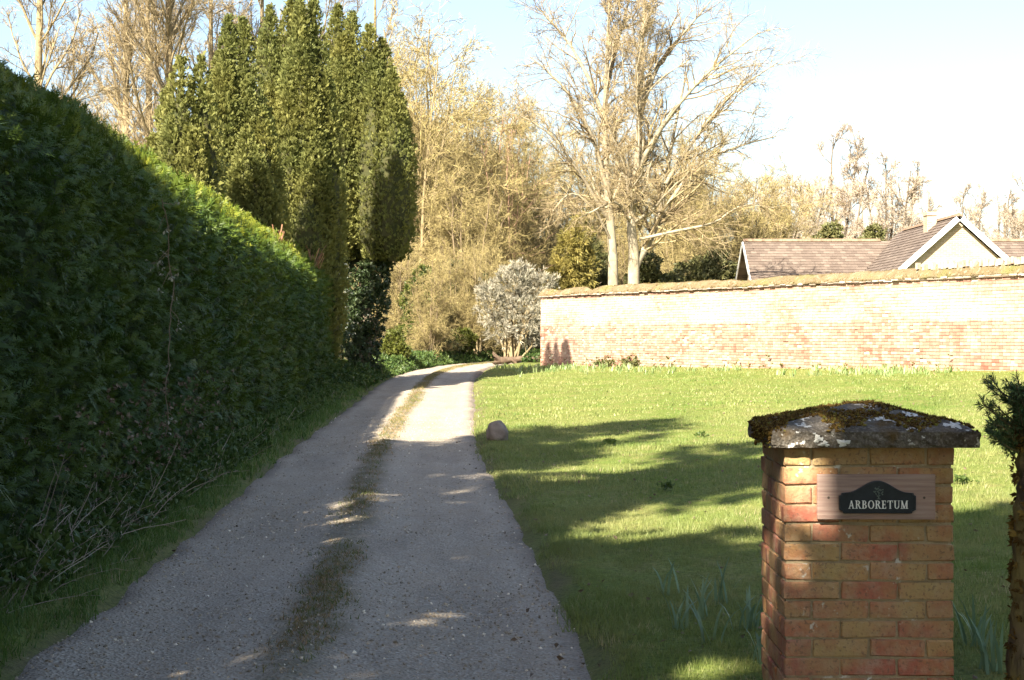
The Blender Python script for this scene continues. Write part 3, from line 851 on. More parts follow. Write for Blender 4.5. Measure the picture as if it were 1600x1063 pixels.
# ------------------------------------------------------------------ bungalow behind the wall
def build_house():
    rng = np.random.default_rng(77)
    YM = 73.0                     # main ridge
    zr = px2z(377, YM)            # ridge height
    xL, xR = px2x(1168, YM), px2x(1600, YM) + 9
    half, drop = 4.1, 3.05
    gz = gz1(15, 72)
    h = thing('bungalow', 'pale brick bungalow with brown tiled roofs and white bargeboards behind the garden wall', 'house', (17.0, 70.0, gz))
    inv = Matrix.Translation(-Vector(h.location))
    def put(name, me, parent=None, kind=None):
        o = link(name, me, parent or h)
        if parent is None: o.matrix_parent_inverse = inv
        if kind: o['kind'] = kind
        return o
    ze = zr - drop
    w = MB()
    # main block with gable ends
    a, b, y0, y1 = xL + 0.25, xR - 0.25, YM - half + .4, YM + half - .4
    zg = zr - 0.18
    V = [(a,y0,gz-.3),(b,y0,gz-.3),(b,y1,gz-.3),(a,y1,gz-.3),(a,y0,ze+.12),(b,y0,ze+.12),(b,y1,ze+.12),(a,y1,ze+.12),(a,YM,zg),(b,YM,zg)]
    w.add(V, [np.array([(0,1,5,4),(2,3,7,6)]), np.array([(0,4,8,7,3),(1,2,6,9,5)])])
    # projecting wing
    XW = 17.15; YG = 64.0; zw = px2z(337, YG) - 0.02; hw = 2.75; dw = hw * 0.90
    V = [(XW-hw+.3,YG,gz-.3),(XW+hw-.3,YG,gz-.3),(XW+hw-.3,YG,zw-dw+.1),(XW,YG,zw-.2),(XW-hw+.3,YG,zw-dw+.1)]
    V2 = [(x, YM - 1.0, z) for (x, y, z) in V]
    w.add(V + V2, [np.array([(0,1,2,3,4)]), np.array([(0,4,9,5),(1,6,7,2)])])
    put('brick_walls', w.mesh('brick_walls', MAT['house_brick']))
    # tiled slopes: every tile is geometry
    def slope(e0, e1, r0, r1, gauge=0.20, tw=0.24, clip=None):
        e0, e1, r0, r1 = map(lambda q: np.array(q, float), (e0, e1, r0, r1))
        mb = MB(); rise = np.linalg.norm((r0 + r1) / 2 - (e0 + e1) / 2); n = int(rise / gauge)
        nor = nrm(np.cross(e1 - e0, r0 - e0)); nor = nor * np.sign(nor[2])
        for k in range(n):
            t0, t1 = k / n, min((k + 1.25) / n, 1)
            A, B = e0 + (r0-e0)*t0, e1 + (r1-e1)*t0; A2, B2 = e0 + (r0-e0)*t1, e1 + (r1-e1)*t1
            m = max(1, int(np.linalg.norm(B - A) / tw))
            off = 0.5 * (k % 2) / m
            for q in range(-1, m):
                f0, f1 = np.clip(q/m + off, 0, 1), np.clip((q+1)/m + off - .012/m, 0, 1)
                if f1 - f0 < 0.2 / m: continue
                lift = 0.035 + rng.normal(0, .004)
                P = [A+(B-A)*f0 + nor*lift, A+(B-A)*f1 + nor*lift, A2+(B2-A2)*f1 + nor*.006, A2+(B2-A2)*f0 + nor*.006, A+(B-A)*f0, A+(B-A)*f1]
                if clip and not clip((P[0]+P[2])/2): continue
                mb.add(np.array(P), np.array([(0,1,2,3),(4,5,1,0)]), rng.uniform())
        return mb
    ym = lambda p: True
    rm = MB()
    def merge(a_):
        for V_, r_ in zip(a_.v, a_.r): pass
        return a_
    inside_wing = lambda p: not (abs(p[0] - XW) < (zw - p[2]) / 0.90 - 0.05 and p[1] < YM + 1 and p[2] < zw)
    m1 = slope((xL-.2, YM-half, ze), (xR+.2, YM-half, ze), (xL-.2, YM, zr), (xR+.2, YM, zr), clip=inside_wing)
    put('roof_tiles', m1.mesh('roof_tiles', MAT['roof_tile']), None, 'stuff')
    m2 = slope((xR+.2, YM+half, ze), (xL-.2, YM+half, ze), (xR+.2, YM, zr), (xL-.2, YM, zr), 0.5, 1.2)
    put('roof_tiles', m2.mesh('roof_tiles', MAT['roof_tile']), None, 'stuff')
    yb = YM + (zw - zr) * 0 + 0.5
    m3 = slope((XW-hw-.12, YG-.25, zw-dw-.1), (XW-hw-.12, yb, zw-dw-.1), (XW, YG-.25, zw), (XW, yb, zw))
    put('roof_tiles', m3.mesh('roof_tiles', MAT['roof_tile']), None, 'stuff')
    m4 = slope((XW+hw+.12, yb, zw-dw-.1), (XW+hw+.12, YG-.25, zw-dw-.1), (XW, yb, zw), (XW, YG-.25, zw))
    put('roof_tiles', m4.mesh('roof_tiles', MAT['roof_tile']), None, 'stuff')
    # ridge tiles
    rt = MB(); rt.add([(0,-.13,-.05),(0,-.07,.045),(0,0,.075),(0,.07,.045),(0,.13,-.05),(.42,-.13,-.05),(.42,-.07,.045),(.42,0,.075),(.42,.07,.045),(.42,.13,-.05)],
                      np.array([(0,5,6,1),(1,6,7,2),(2,7,8,3),(3,8,9,4)])); rt.add([(.001,-.13,-.05),(.001,-.07,.044),(.001,0,.074),(.001,.07,.044),(.001,.13,-.05)], np.array([(0,1,2,3,4)]))
    rtm = rt.mesh('ridge_tile', MAT['ridge'])
    x = xL - .2
    while x < XW + 9:
        if not (x > XW - 1.0 and x < XW + 0.6): put('ridge_tile', rtm).location = (x, YM, zr + .03)
        x += 0.43
    y = YG - .2
    while y < YM - .2:
        o = put('ridge_tile', rtm); o.location = (XW, y, zw + .03); o.rotation_euler = (0, 0, math.radians(90)); y += 0.43
    # bargeboards
    def bar(name, p, q, wd, th, mat):
        p, q = np.array(p, float), np.array(q, float); d = nrm(q - p); n_ = np.array([0, 1, 0]) if abs(d[1]) < .5 else np.array([1, 0, 0])
        v = np.cross(d, n_); v = v * np.sign(v[2]); mb = MB()
        V = [p, q, q + v*wd, p + v*wd]; V = V + [c + n_*th for c in V]
        mb.add(np.array(V), np.array([(0,1,2,3),(7,6,5,4),(0,4,5,1),(1,5,6,2),(2,6,7,3),(3,7,4,0)]))
        return put(name, mb.mesh(name, mat))
    g = YG - .29
    bar('bargeboard', (XW, g, zw-.19), (XW-hw-.15, g, zw-dw-.31), .20, .035, MAT['white_paint'])
    bar('bargeboard', (XW, g, zw-.19), (XW+hw+.15, g, zw-dw-.31), .20, .035, MAT['white_paint'])
    bar('bargeboard', (xL-.24, YM, zr-.19), (xL-.24, YM-half-.05, ze-.2), .2, .035, MAT['white_paint'])
    bar('bargeboard', (xL-.24, YM, zr-.19), (xL-.24, YM+half+.05, ze-.2), .2, .035, MAT['white_paint'])
    # a window low in the gable, hidden by the wall from the drive
    wmb = MB(); wmb.box((XW-.8, YG-.04, gz+1.0), (XW+.8, YG+.02, gz+2.1)); wo_ = put('window', wmb.mesh('window', MAT['white_paint']))
    pmb = MB(); pmb.box((XW-.72, YG-.05, gz+1.08), (XW-.04, YG-.045, gz+2.02)); pmb.box((XW+.04, YG-.05, gz+1.08), (XW+.72, YG-.045, gz+2.02))
    pn = link('pane', pmb.mesh('pane', MAT['glass']), wo_); pn.matrix_parent_inverse = inv
    # chimney
    cx, cy = px2x(1453, 67), 67.0
    zt = px2z(333, cy)
    cm = MB(); cm.box((cx-.19, cy-.3, zt-1.6), (cx+.19, cy+.3, zt-.12)); cm.box((cx-.22, cy-.34, zt-.118), (cx+.22, cy+.34, zt-.03)); cm.box((cx-.18, cy-.29, zt-.028), (cx+.18, cy+.29, zt+.03))
    ch = put('chimney', cm.mesh('chimney', MAT['house_brick']))
    a = np.arange(12) * 2 * math.pi / 12
    rings = [np.stack([cx + r*np.cos(a), cy + r*np.sin(a), np.full(12, z)], -1) for r, z in ((.13, zt+.02), (.12, zt+.28), (.145, zt+.29), (.145, zt+.35), (.10, zt+.35), (.10, zt+.1))]
    V = np.concatenate(rings); F = np.array([(k*12+i, k*12+(i+1)%12, (k+1)*12+(i+1)%12, (k+1)*12+i) for k in range(5) for i in range(12)])
    cmb = MB(); cmb.add(V, F); pot = link('chimney_pot', cmb.mesh('chimney_pot', MAT['terracotta']), ch); pot.matrix_parent_inverse = inv
build_house()

# ------------------------------------------------------------------ gate pier
PX0, PX1, PY0 = 1.078, 1.743, 6.55
PD = 0.665
PZT = 1.1660
def build_pier():
    rng = np.random.default_rng(19)
    cx, cy = (PX0 + PX1) / 2, PY0 + PD / 2
    gz = gz1(cx, cy) - 0.03
    pier = thing('gate_pier', 'square red and ochre brick gate pier under a mossy stone cap', 'gate pier', (cx, cy, gz), math.radians(-0.9))
    W = PX1 - PX0
    H, J = 0.0755, 0.0105
    def chamfer(L, D, Hh, r):
        c = 0.004
        V, F = [], None
        x, y, z = L/2, D/2, Hh/2
        # rounded box of 24 verts
        pts = []
        for sx in (-1, 1):
            for sy in (-1, 1):
                for sz in (-1, 1):
                    pts.append(((sx*(x-c), sy*(y-c), sz*z)))
                    pts.append(((sx*(x-c), sy*y, sz*(z-c))))
                    pts.append(((sx*x, sy*(y-c), sz*(z-c))))
        P = np.array(pts) + r.normal(0, 0.0026, (24, 3))
        P[:, 0] += 0.0012 * np.sin(P[:, 2] * 90 + r.uniform(0, 6))
        import bmesh
        bm = bmesh.new(); vs = [bm.verts.new(q) for q in P]
        bmesh.ops.convex_hull(bm, input=vs)
        bmesh.ops.recalc_face_normals(bm, faces=bm.faces)
        me = bpy.data.meshes.new('brick'); bm.to_mesh(me); bm.free()
        me.materials.append(MAT['pier_brick'])
        return me
    st = [chamfer(0.2147, 0.1025, 0.065, rng) for k in range(7)]
    rows = int((PZT - gz) / H) + 1
    pitch = (W + J) / 3
    Wc = W
    def place(x, y, z, ry):
        o = link('brick', st[int(rng.integers(0, 7))], pier)
        flip = math.pi if rng.uniform() < .5 else 0
        o.location = (x, y, z); o.rotation_euler = (rng.normal(0, .006), rng.normal(0, .006), ry + flip + rng.normal(0, .004))
        o.scale = ((pitch - J) / 0.2147, 1, 1)
        return o
    off = W/2 - 0.1025/2
    for r in range(rows):
        z = PZT - gz - 0.004 - H * r - 0.065/2
        if z < -0.05: break
        for (ax, full) in ((0, r % 2 == 1), (1, r % 2 == 0)):
            for sgn in (-1, 1):
                n = 3 if full else 2
                for k in range(n):
                    t = (k - (n - 1)/2) * pitch
                    jig = rng.normal(0, .0018)
                    if ax == 0: place(t, sgn*(off + jig), z, 0)
                    else: place(sgn*(off + jig), t, z, math.pi/2)
    core = MB(); e = W/2 - 0.0085
    n = 14
    core.box((-e, -e, -0.1), (e, e, PZT - gz - 0.002))
    link('mortar_core', core.mesh('mortar_core', MAT['pier_mortar']), pier)
    # cap
    X0, X1, Y0, Y1 = 1.020 - cx, 1.832 - cx, 6.497 - cy, 7.235 - cy
    zb, zt, za = 1.1675 - gz, 1.2355 - gz, 1.325 - gz
    nxx, nyy = 64, 60
    gx = np.linspace(0, 1, nxx); gy = np.linspace(0, 1, nyy)
    UX, UY = np.meshgrid(gx, gy)
    pyr = 1 - np.maximum(np.abs(UX - .5), np.abs(UY - .5)) * 2
    XX = X0 + (X1-X0) * UX; YY = Y0 + (Y1-Y0) * UY
    edge_soft = np.clip(pyr / 0.05, 0, 1)
    ZZ = zt + (za - zt) * np.clip(pyr * 1.12, 0, 1)**0.9 + 0.007 * wnoise(XX, YY, 91, 5, 22.0) * edge_soft - 0.006 * (1 - edge_soft)
    XX = XX + 0.004 * wnoise(YY, ZZ, 92, 4, 18.0) * (1 - edge_soft); YY = YY + 0.004 * wnoise(XX, ZZ, 93, 4, 18.0) * (1 - edge_soft)
    V = np.stack([XX, YY, ZZ], -1).reshape(-1, 3)
    i = (np.arange(nyy-1)[:, None]*nxx + np.arange(nxx-1)[None, :]).ravel()
    top = np.stack([i, i+1, i+nxx+1, i+nxx], -1)
    ring = np.concatenate([np.arange(nxx), np.arange(1, nyy)*nxx + nxx-1, (nyy-1)*nxx + np.arange(nxx-2, -1, -1), np.arange(nyy-2, 0, -1)*nxx])
    layers = [ring]; allV = [V]; base = len(V); F = [top]
    for q, zz in enumerate((0.8, 0.5, 0.2, 0.0)):
        L = V[ring].copy(); L[:, 2] = zb + (V[ring][:, 2] - zb) * zz
        ins = 0.004 if zz == 0.0 else 0
        L[:, 0] += 0.003 * np.sin(L[:, 1]*60 + q*2) - np.sign(L[:, 0]) * ins; L[:, 1] += 0.0025 * np.sin(L[:, 0]*70 + q*3) - np.sign(L[:, 1]) * ins
        L[:, :2] += rng.normal(0, .0008, (len(L), 2))
        idx = base + np.arange(len(ring)); base += len(ring)
        a, b = layers[-1], idx
        F.append(np.stack([a, b, np.roll(b, -1), np.roll(a, -1)], -1)); layers.append(idx); allV.append(L)
    F5 = np.array([layers[-1]])
    cap = link('cap_stone', build_mesh('cap_stone', np.concatenate(allV), F + [F5], MAT['cap'], False), pier)
    # moss cushions on the cap
    r2 = np.random.default_rng(33)
    nb = 5000
    mx, my = r2.uniform(0, 1, nb*4), r2.uniform(0, 1, nb*4)
    f = wnoise(mx * (X1-X0), my * (Y1-Y0), 95, 5, 24.0) + 0.25 * np.clip(my, 0, 1) + 0.02 - 0.30 * np.clip((mx - .72) / .28, 0, 1) * (my < .55)
    d_edge = np.minimum(mx, 0.15) / 0.15
    f = f + 0.75 * np.clip(1 - mx / 0.10, 0, 1) * (my < 0.75)
    k = np.where(f > 0.0)[0][:nb]
    mx, my = mx[k], my[k]
    ix = np.clip((mx*(nxx-1)).astype(int), 0, nxx-1); iy = np.clip((my*(nyy-1)).astype(int), 0, nyy-1)
    T = np.stack([X0 + (X1-X0)*mx, Y0 + (Y1-Y0)*my, ZZ[iy, ix] + 0.004], -1)
    # some hang over the west edge and its corner
    hang = r2.uniform(size=len(T)) < 0.10
    T[hang, 0] = X0 - 0.004; T[hang, 1] = r2.uniform(Y0, Y0 + 0.55, hang.sum()); T[hang, 2] = zt - np.abs(r2.normal(0, .028, hang.sum()))
    pr = []
    for q in range(4):
        v, f_ = octa(np.random.default_rng(q + 5)); pr.append((v, f_))
    for q in range(3):
        v, f_ = blade_clump(np.random.default_rng(q + 50), 6, 1.4, 0.5, 0.5, 0.7)
        pr.append((v, f_))
    n = len(T)
    big = 0.0050 + 0.0075 * r2.uniform(0, 1, n)**2
    mb = bake(pr, r2.integers(0, 7, n), T, tilted(r2, n, 0.35), big, r2.uniform(0, 1, n))
    ms = link('moss', mb.mesh('moss', MAT['moss']), cap); ms['kind'] = 'stuff'
    # white lichen rosettes: flat crusty patches on the stone
    lr = np.random.default_rng(8)
    def rosette(cxp, czp, rx, rz, face):
        n = 26; a = np.arange(n) * 2*math.pi/n; rr = 1 + 0.28*np.sin(a*3 + lr.uniform(0, 6)) + 0.18*np.sin(a*7 + lr.uniform(0, 6)) + lr.normal(0, .07, n)
        if face == 'front':
            P = np.stack([cxp + rx*rr*np.cos(a), np.full(n, Y0 - 0.0045), czp + rz*rr*np.sin(a)], -1); ctr = np.array([[cxp, Y0 - 0.009, czp]])
        else:
            P = np.stack([cxp + rx*rr*np.cos(a), czp + rz*rr*np.sin(a), np.zeros(n)], -1); ctr = np.array([[cxp, czp, 0]])
            P = np.concatenate([P, ctr])
            jx = np.clip((P[:, 0]-X0)/(X1-X0)*(nxx-1), 0, nxx-1).astype(int); jy = np.clip((P[:, 1]-Y0)/(Y1-Y0)*(nyy-1), 0, nyy-1).astype(int)
            P[:, 2] = ZZ[jy, jx] + 0.005
            P, ctr = P[:-1], P[-1:] + [[0, 0, .002]]
        mb = MB(); mb.add(np.concatenate([P, ctr]), np.array([(i, (i+1) % n, n) for i in range(n)]))
        link('lichen_patch', mb.mesh('lichen_patch', MAT['lichen']), cap)
    fx = lambda px: (px - 800) * 6.497 / 2600 - cx
    fz = lambda py: 1.6 + (527 - py) * 6.497 / 2600 - gz
    rosette(fx(1281), fz(686), .017, .014, 'front'); rosette(fx(1290), fz(694), .019, .010, 'front'); rosette(fx(1320), fz(692), .024, .013, 'front'); rosette(fx(1275), fz(678), .006, .005, 'front')
    rosette(0.19, Y0 + 0.18, .026, .04, 'top'); rosette(0.33, Y0 + 0.05, .034, .025, 'top'); rosette(0.07, Y0 + 0.13, .025, .03, 'top')
    return pier
build_pier()

# ------------------------------------------------------------------ house sign on the pier
def build_sign():
    S = 397.0
    X = lambda px: (px - 800) / S
    Z = lambda py: EYE + (527 - py) / S
    yf = PY0 - 0.004
    ox, oz = X(1368), Z(811)
    sign = thing('house_sign', 'dark arched name plaque reading ARBORETUM on a weathered wooden board', 'sign', (ox, yf, oz), math.radians(-0.9))
    b = MB(); x0, x1, z0, z1 = X(1276)-ox, X(1459)-ox, 0, Z(741)-oz
    b.box((x0, -0.022, z0), (x1, 0.0, z1))
    me = b.mesh('backing_board', MAT['board']); bo = link('backing_board', me, sign)
    mod = bo.modifiers.new('edge', 'BEVEL'); mod.width = 0.002; mod.segments = 2
    # plaque outline
    px0, px1, pzb, pzt = X(1309)-ox, X(1428)-ox, Z(801)-oz, Z(750)-oz
    W, H = px1 - px0, pzt - pzb
    half = []
    n = 0.055 * W
    sh = 0.62 * H   # shoulder height
    pts = [(W/2 - n, 0), (W/2 - n*0.75, n*0.55), (W/2, n*0.85), (W/2, sh*0.86), (W/2 - n*0.45, sh*0.90), (W/2 - n*0.62, sh), (W*0.40, sh*1.02)]
    arch = []
    for k in range(1, 11):
        t = k / 10
        xx = W*0.40*(1 - t); s_ = 0.5 - 0.5*math.cos(math.pi*t)
        arch.append((xx, sh*1.02 + (H - sh*1.02)*s_))
    right = pts + arch
    outline = right + [(-x, z) for (x, z) in right[::-1][1:]]
    outline = np.array(outline); cxp = (px0 + px1)/2
    def plate(name, scale, ya, yb, mat, parent):
        o = outline * 1.0
        c = np.array([0, H*0.45]); o = (o - c) * scale + c
        nn = len(o)
        f = np.stack([cxp + o[:, 0], np.full(nn, ya), pzb + o[:, 1]], -1); g = f.copy(); g[:, 1] = yb
        mb = MB(); V = np.concatenate([f, g])
        mb.add(V, [np.array([list(range(nn))[::-1], ]), np.array([(i, (i+1) % nn, nn+(i+1) % nn, nn+i) for i in range(nn)])])
        mb.add(g, np.array([list(range(nn))]))
        return link(name, mb.mesh(name, mat), parent)
    pl = plate('plaque', 1.0, -0.032, -0.0225, MAT['plaque'], sign)
    # raised rim as a strip
    o1 = outline; c = np.array([0, H*0.45]); o2 = (outline - c) * np.array([0.965, 0.925]) + c
    nn = len(o1); mb = MB()
    a = np.stack([cxp + o1[:, 0]*.998, np.full(nn, -0.0335), pzb + o1[:, 1]], -1); bq = np.stack([cxp + o2[:, 0], np.full(nn, -0.0345), pzb + o2[:, 1]], -1)
    b2 = bq.copy(); b2[:, 1] = -0.0318; a2 = a.copy(); a2[:, 1] = -0.0318
    q = np.array([(i, (i+1) % nn, nn+(i+1) % nn, nn+i) for i in range(nn)])
    mb.add(np.concatenate([a, bq]), q); mb.add(np.concatenate([bq, b2]), q); mb.add(np.concatenate([a2, a]), q)
    link('rim', mb.mesh('rim', MAT['plaque_rim']), pl)
    # serif letters
    def ring(x, z, rx, rz, tx, tz, a0, a1, n=14):
        t = np.linspace(math.radians(a0), math.radians(a1), n)
        o = np.stack([x + rx*np.cos(t), z + rz*np.sin(t)], -1); i_ = np.stack([x + (rx-tx)*np.cos(t), z + (rz-tz)*np.sin(t)], -1)
        return [np.array([o[k], o[k+1], i_[k+1], i_[k]]) for k in range(n-1)]
    R_ = lambda x0, z0, x1, z1: [np.array([(x0,z0),(x1,z0),(x1,z1),(x0,z1)])]
    def diag(x0, z0, x1, z1, w): return [np.array([(x0-w/2,z0),(x0+w/2,z0),(x1+w/2,z1),(x1-w/2,z1)])]
    sf = .055; T = .17; t = .09
    G = {
     'A': (.86, diag(.15, 0, .43, 1, t) + diag(.71, 0, .43, 1, T) + R_(.26, .30, .62, .38) + R_(.0, 0, .30, sf) + R_(.54, 0, .88, sf)),
     'R': (.80, R_(.10, 0, .10+T, 1) + R_(0, 0, .37, sf) + R_(0, 1-sf, .30, 1) + ring(.34, .74, .32, .26, T, .07, -90, 90) + R_(.2, .93, .36, 1) + R_(.2, .48, .36, .55) + diag(.70, 0, .42, .50, T) + R_(.58, 0, .86, sf)),
     'B': (.74, R_(.10, 0, .10+T, 1) + R_(0, 0, .30, sf) + R_(0, 1-sf, .30, 1) + ring(.34, .755, .28, .245, T*.9, .07, -90, 90) + ring(.34, .27, .35, .27, T, .07, -90, 90) + R_(.2, .93, .36, 1) + R_(.2, .47, .36, .54) + R_(.2, 0, .36, .07)),
     'O': (.88, ring(.44, .5, .44, .52, T, .07, 0, 360, 28)),
     'E': (.70, R_(.10, 0, .10+T, 1) + R_(0, 0, .62, .07) + R_(0, .93, .60, 1) + R_(.2, .47, .48, .54) + R_(.55, 0, .62, .24) + R_(.53, .78, .60, 1) + R_(.44, .38, .50, .63)),
     'T': (.76, R_(.38-T/2, 0, .38+T/2, 1) + R_(0, .93, .76, 1) + R_(0, .74, .06, 1) + R_(.70, .74, .76, 1) + R_(.24, 0, .52, sf)),
     'U': (.84, R_(.10, .30, .10+T, 1) + R_(.66, .30, .66+t, 1) + ring(.425, .32, .325, .34, T*.9, .08, 180, 360) + R_(0, 1-sf, .36, 1) + R_(.55, 1-sf, .86, 1)),
     'M': (1.04, R_(.12, 0, .12+t, 1) + R_(.78, 0, .78+T, 1) + diag(.50, 0, .17, 1, T) + diag(.50, 0, .84, 1, t) + R_(0, 0, .33, sf) + R_(.68, 0, 1.04, sf) + R_(.02, 1-sf, .2, 1) + R_(.84, 1-sf, 1.04, 1)),
    }
    word = 'ARBORETUM'; gap = .13
    tot = sum(G[c][0] for c in word) + gap * (len(word) - 1)
    Wt = (1415.5 - 1323) / S; hL = 12.6 / S; sx = Wt / tot
    x = X(1323) - ox; zb = Z(793.6) - oz
    for q, c in enumerate(word):
        w, polys = G[c]
        mb = MB()
        for pi, P in enumerate(polys):
            yy = -0.0345 - 0.00004 * pi
            f = np.stack([P[:, 0]*sx, np.full(len(P), yy), P[:, 1]*hL], -1)
            g = f.copy(); g[:, 1] = -0.0315
            nn = len(P); mb.add(np.concatenate([f, g]), np.array([(i, (i+1) % nn, nn+(i+1) % nn, nn+i) for i in range(nn)] + [(0, 1, 2, 3)]))
        o = link('letter', mb.mesh('letter', MAT['letter']), pl); o.location = (x, 0, zb); x += (w + gap) * sx
    # little tree emblem above the word
    er = np.random.default_rng(4); mb = MB()
    ex, ez = X(1370) - ox, Z(779) - oz
    k = 0
    def dot(x_, z_, r_):
        nonlocal k
        n = 7; a = np.arange(n)*2*math.pi/n; k += 1
        P = np.stack([x_ + r_*np.cos(a)*er.uniform(.7, 1.2), np.full(n, -0.0340 - .00003*k), z_ + r_*np.sin(a)*er.uniform(.7, 1.1)], -1)
        mb.add(P, np.array([list(range(n))[::-1]]))
    mb.add([(ex-.0025, -.0336, ez), (ex+.0025, -.0336, ez), (ex+.0015, -.0336, ez+.030), (ex-.0015, -.0336, ez+.030)], np.array([(0,1,2,3)]))
    mb.add([(ex-.011, -.0337, ez), (ex+.011, -.0337, ez), (ex+.004, -.0337, ez+.003), (ex-.004, -.0337, ez+.003)], np.array([(0,1,2,3)]))
    for q in range(34):
        a = er.uniform(0, 6.28); r = math.sqrt(er.uniform()) * .019
        dot(ex + r*math.cos(a), ez + .030 + r*math.sin(a)*1.0, er.uniform(.0018, .0036))
    link('tree_emblem', mb.mesh('tree_emblem', MAT['emblem']), pl)
    for sxp, syp in ((1293, 777), (1441.5, 777)):
        a = np.arange(10)*2*math.pi/10; mb = MB()
        f = np.stack([X(sxp)-ox + .005*np.cos(a), np.full(10, -.0235), Z(syp)-oz + .005*np.sin(a)], -1); g = f.copy(); g[:, 1] = -.0215
        mb.add(np.concatenate([f, g]), [np.array([list(range(10))[::-1]]), np.array([(i, (i+1) % 10, 10+(i+1) % 10, 10+i) for i in range(10)])])
        link('screw', mb.mesh('screw', MAT['screw']), sign)
build_sign()

# ------------------------------------------------------------------ cypress hedge along the drive
def hx(Y): return -3.03 - 0.031 * Y
HY0, HY1, HTH = 5.5, 42.0, 1.9
def spray(rng, fine):
    """flat feathery cypress frond along +z"""
    V, F = [], []
    def strip_(p, d, L, w):
        d = d / np.linalg.norm(d); s = np.cross(d, [0, 1, 0]); s = s / np.linalg.norm(s) * w / 2
        i = len(V); V.extend([p - s, p + s, p + d*L]); F.append((i, i+1, i+2))
    n = 6 if fine else 4
    droop = rng.uniform(.15, .4); bend = rng.normal(0, .12)
    pos = lambda t: np.array([bend*t*t, -droop*t*t, t])
    strip_(np.zeros(3), np.array([bend*.6, -droop*.6, 1]), 1.0, .05)
    for k in range(n):
        t = 0.08 + 0.88 * k / n
        for s in (-1, 1):
            L = (0.34*math.sin(math.pi*min(1, .25 + .75*t))**.7 + .10) * rng.uniform(.75, 1.15); a = rng.uniform(.45, .8)
            d = np.array([s*math.sin(a), -.2 + rng.normal(0, .15), math.cos(a)]); d = d/np.linalg.norm(d)
            p = pos(t)
            strip_(p, d, L, .060 if fine else .11)
            if fine:
                for q in (.4,):
                    a2 = a + rng.uniform(.45, .75) * rng.choice([-1, 1])
                    strip_(p + d*L*q, np.array([s*math.sin(a2), -.25 + rng.normal(0, .2), math.cos(a2)]), L*.5, .055)
    return np.array(V), np.array(F)
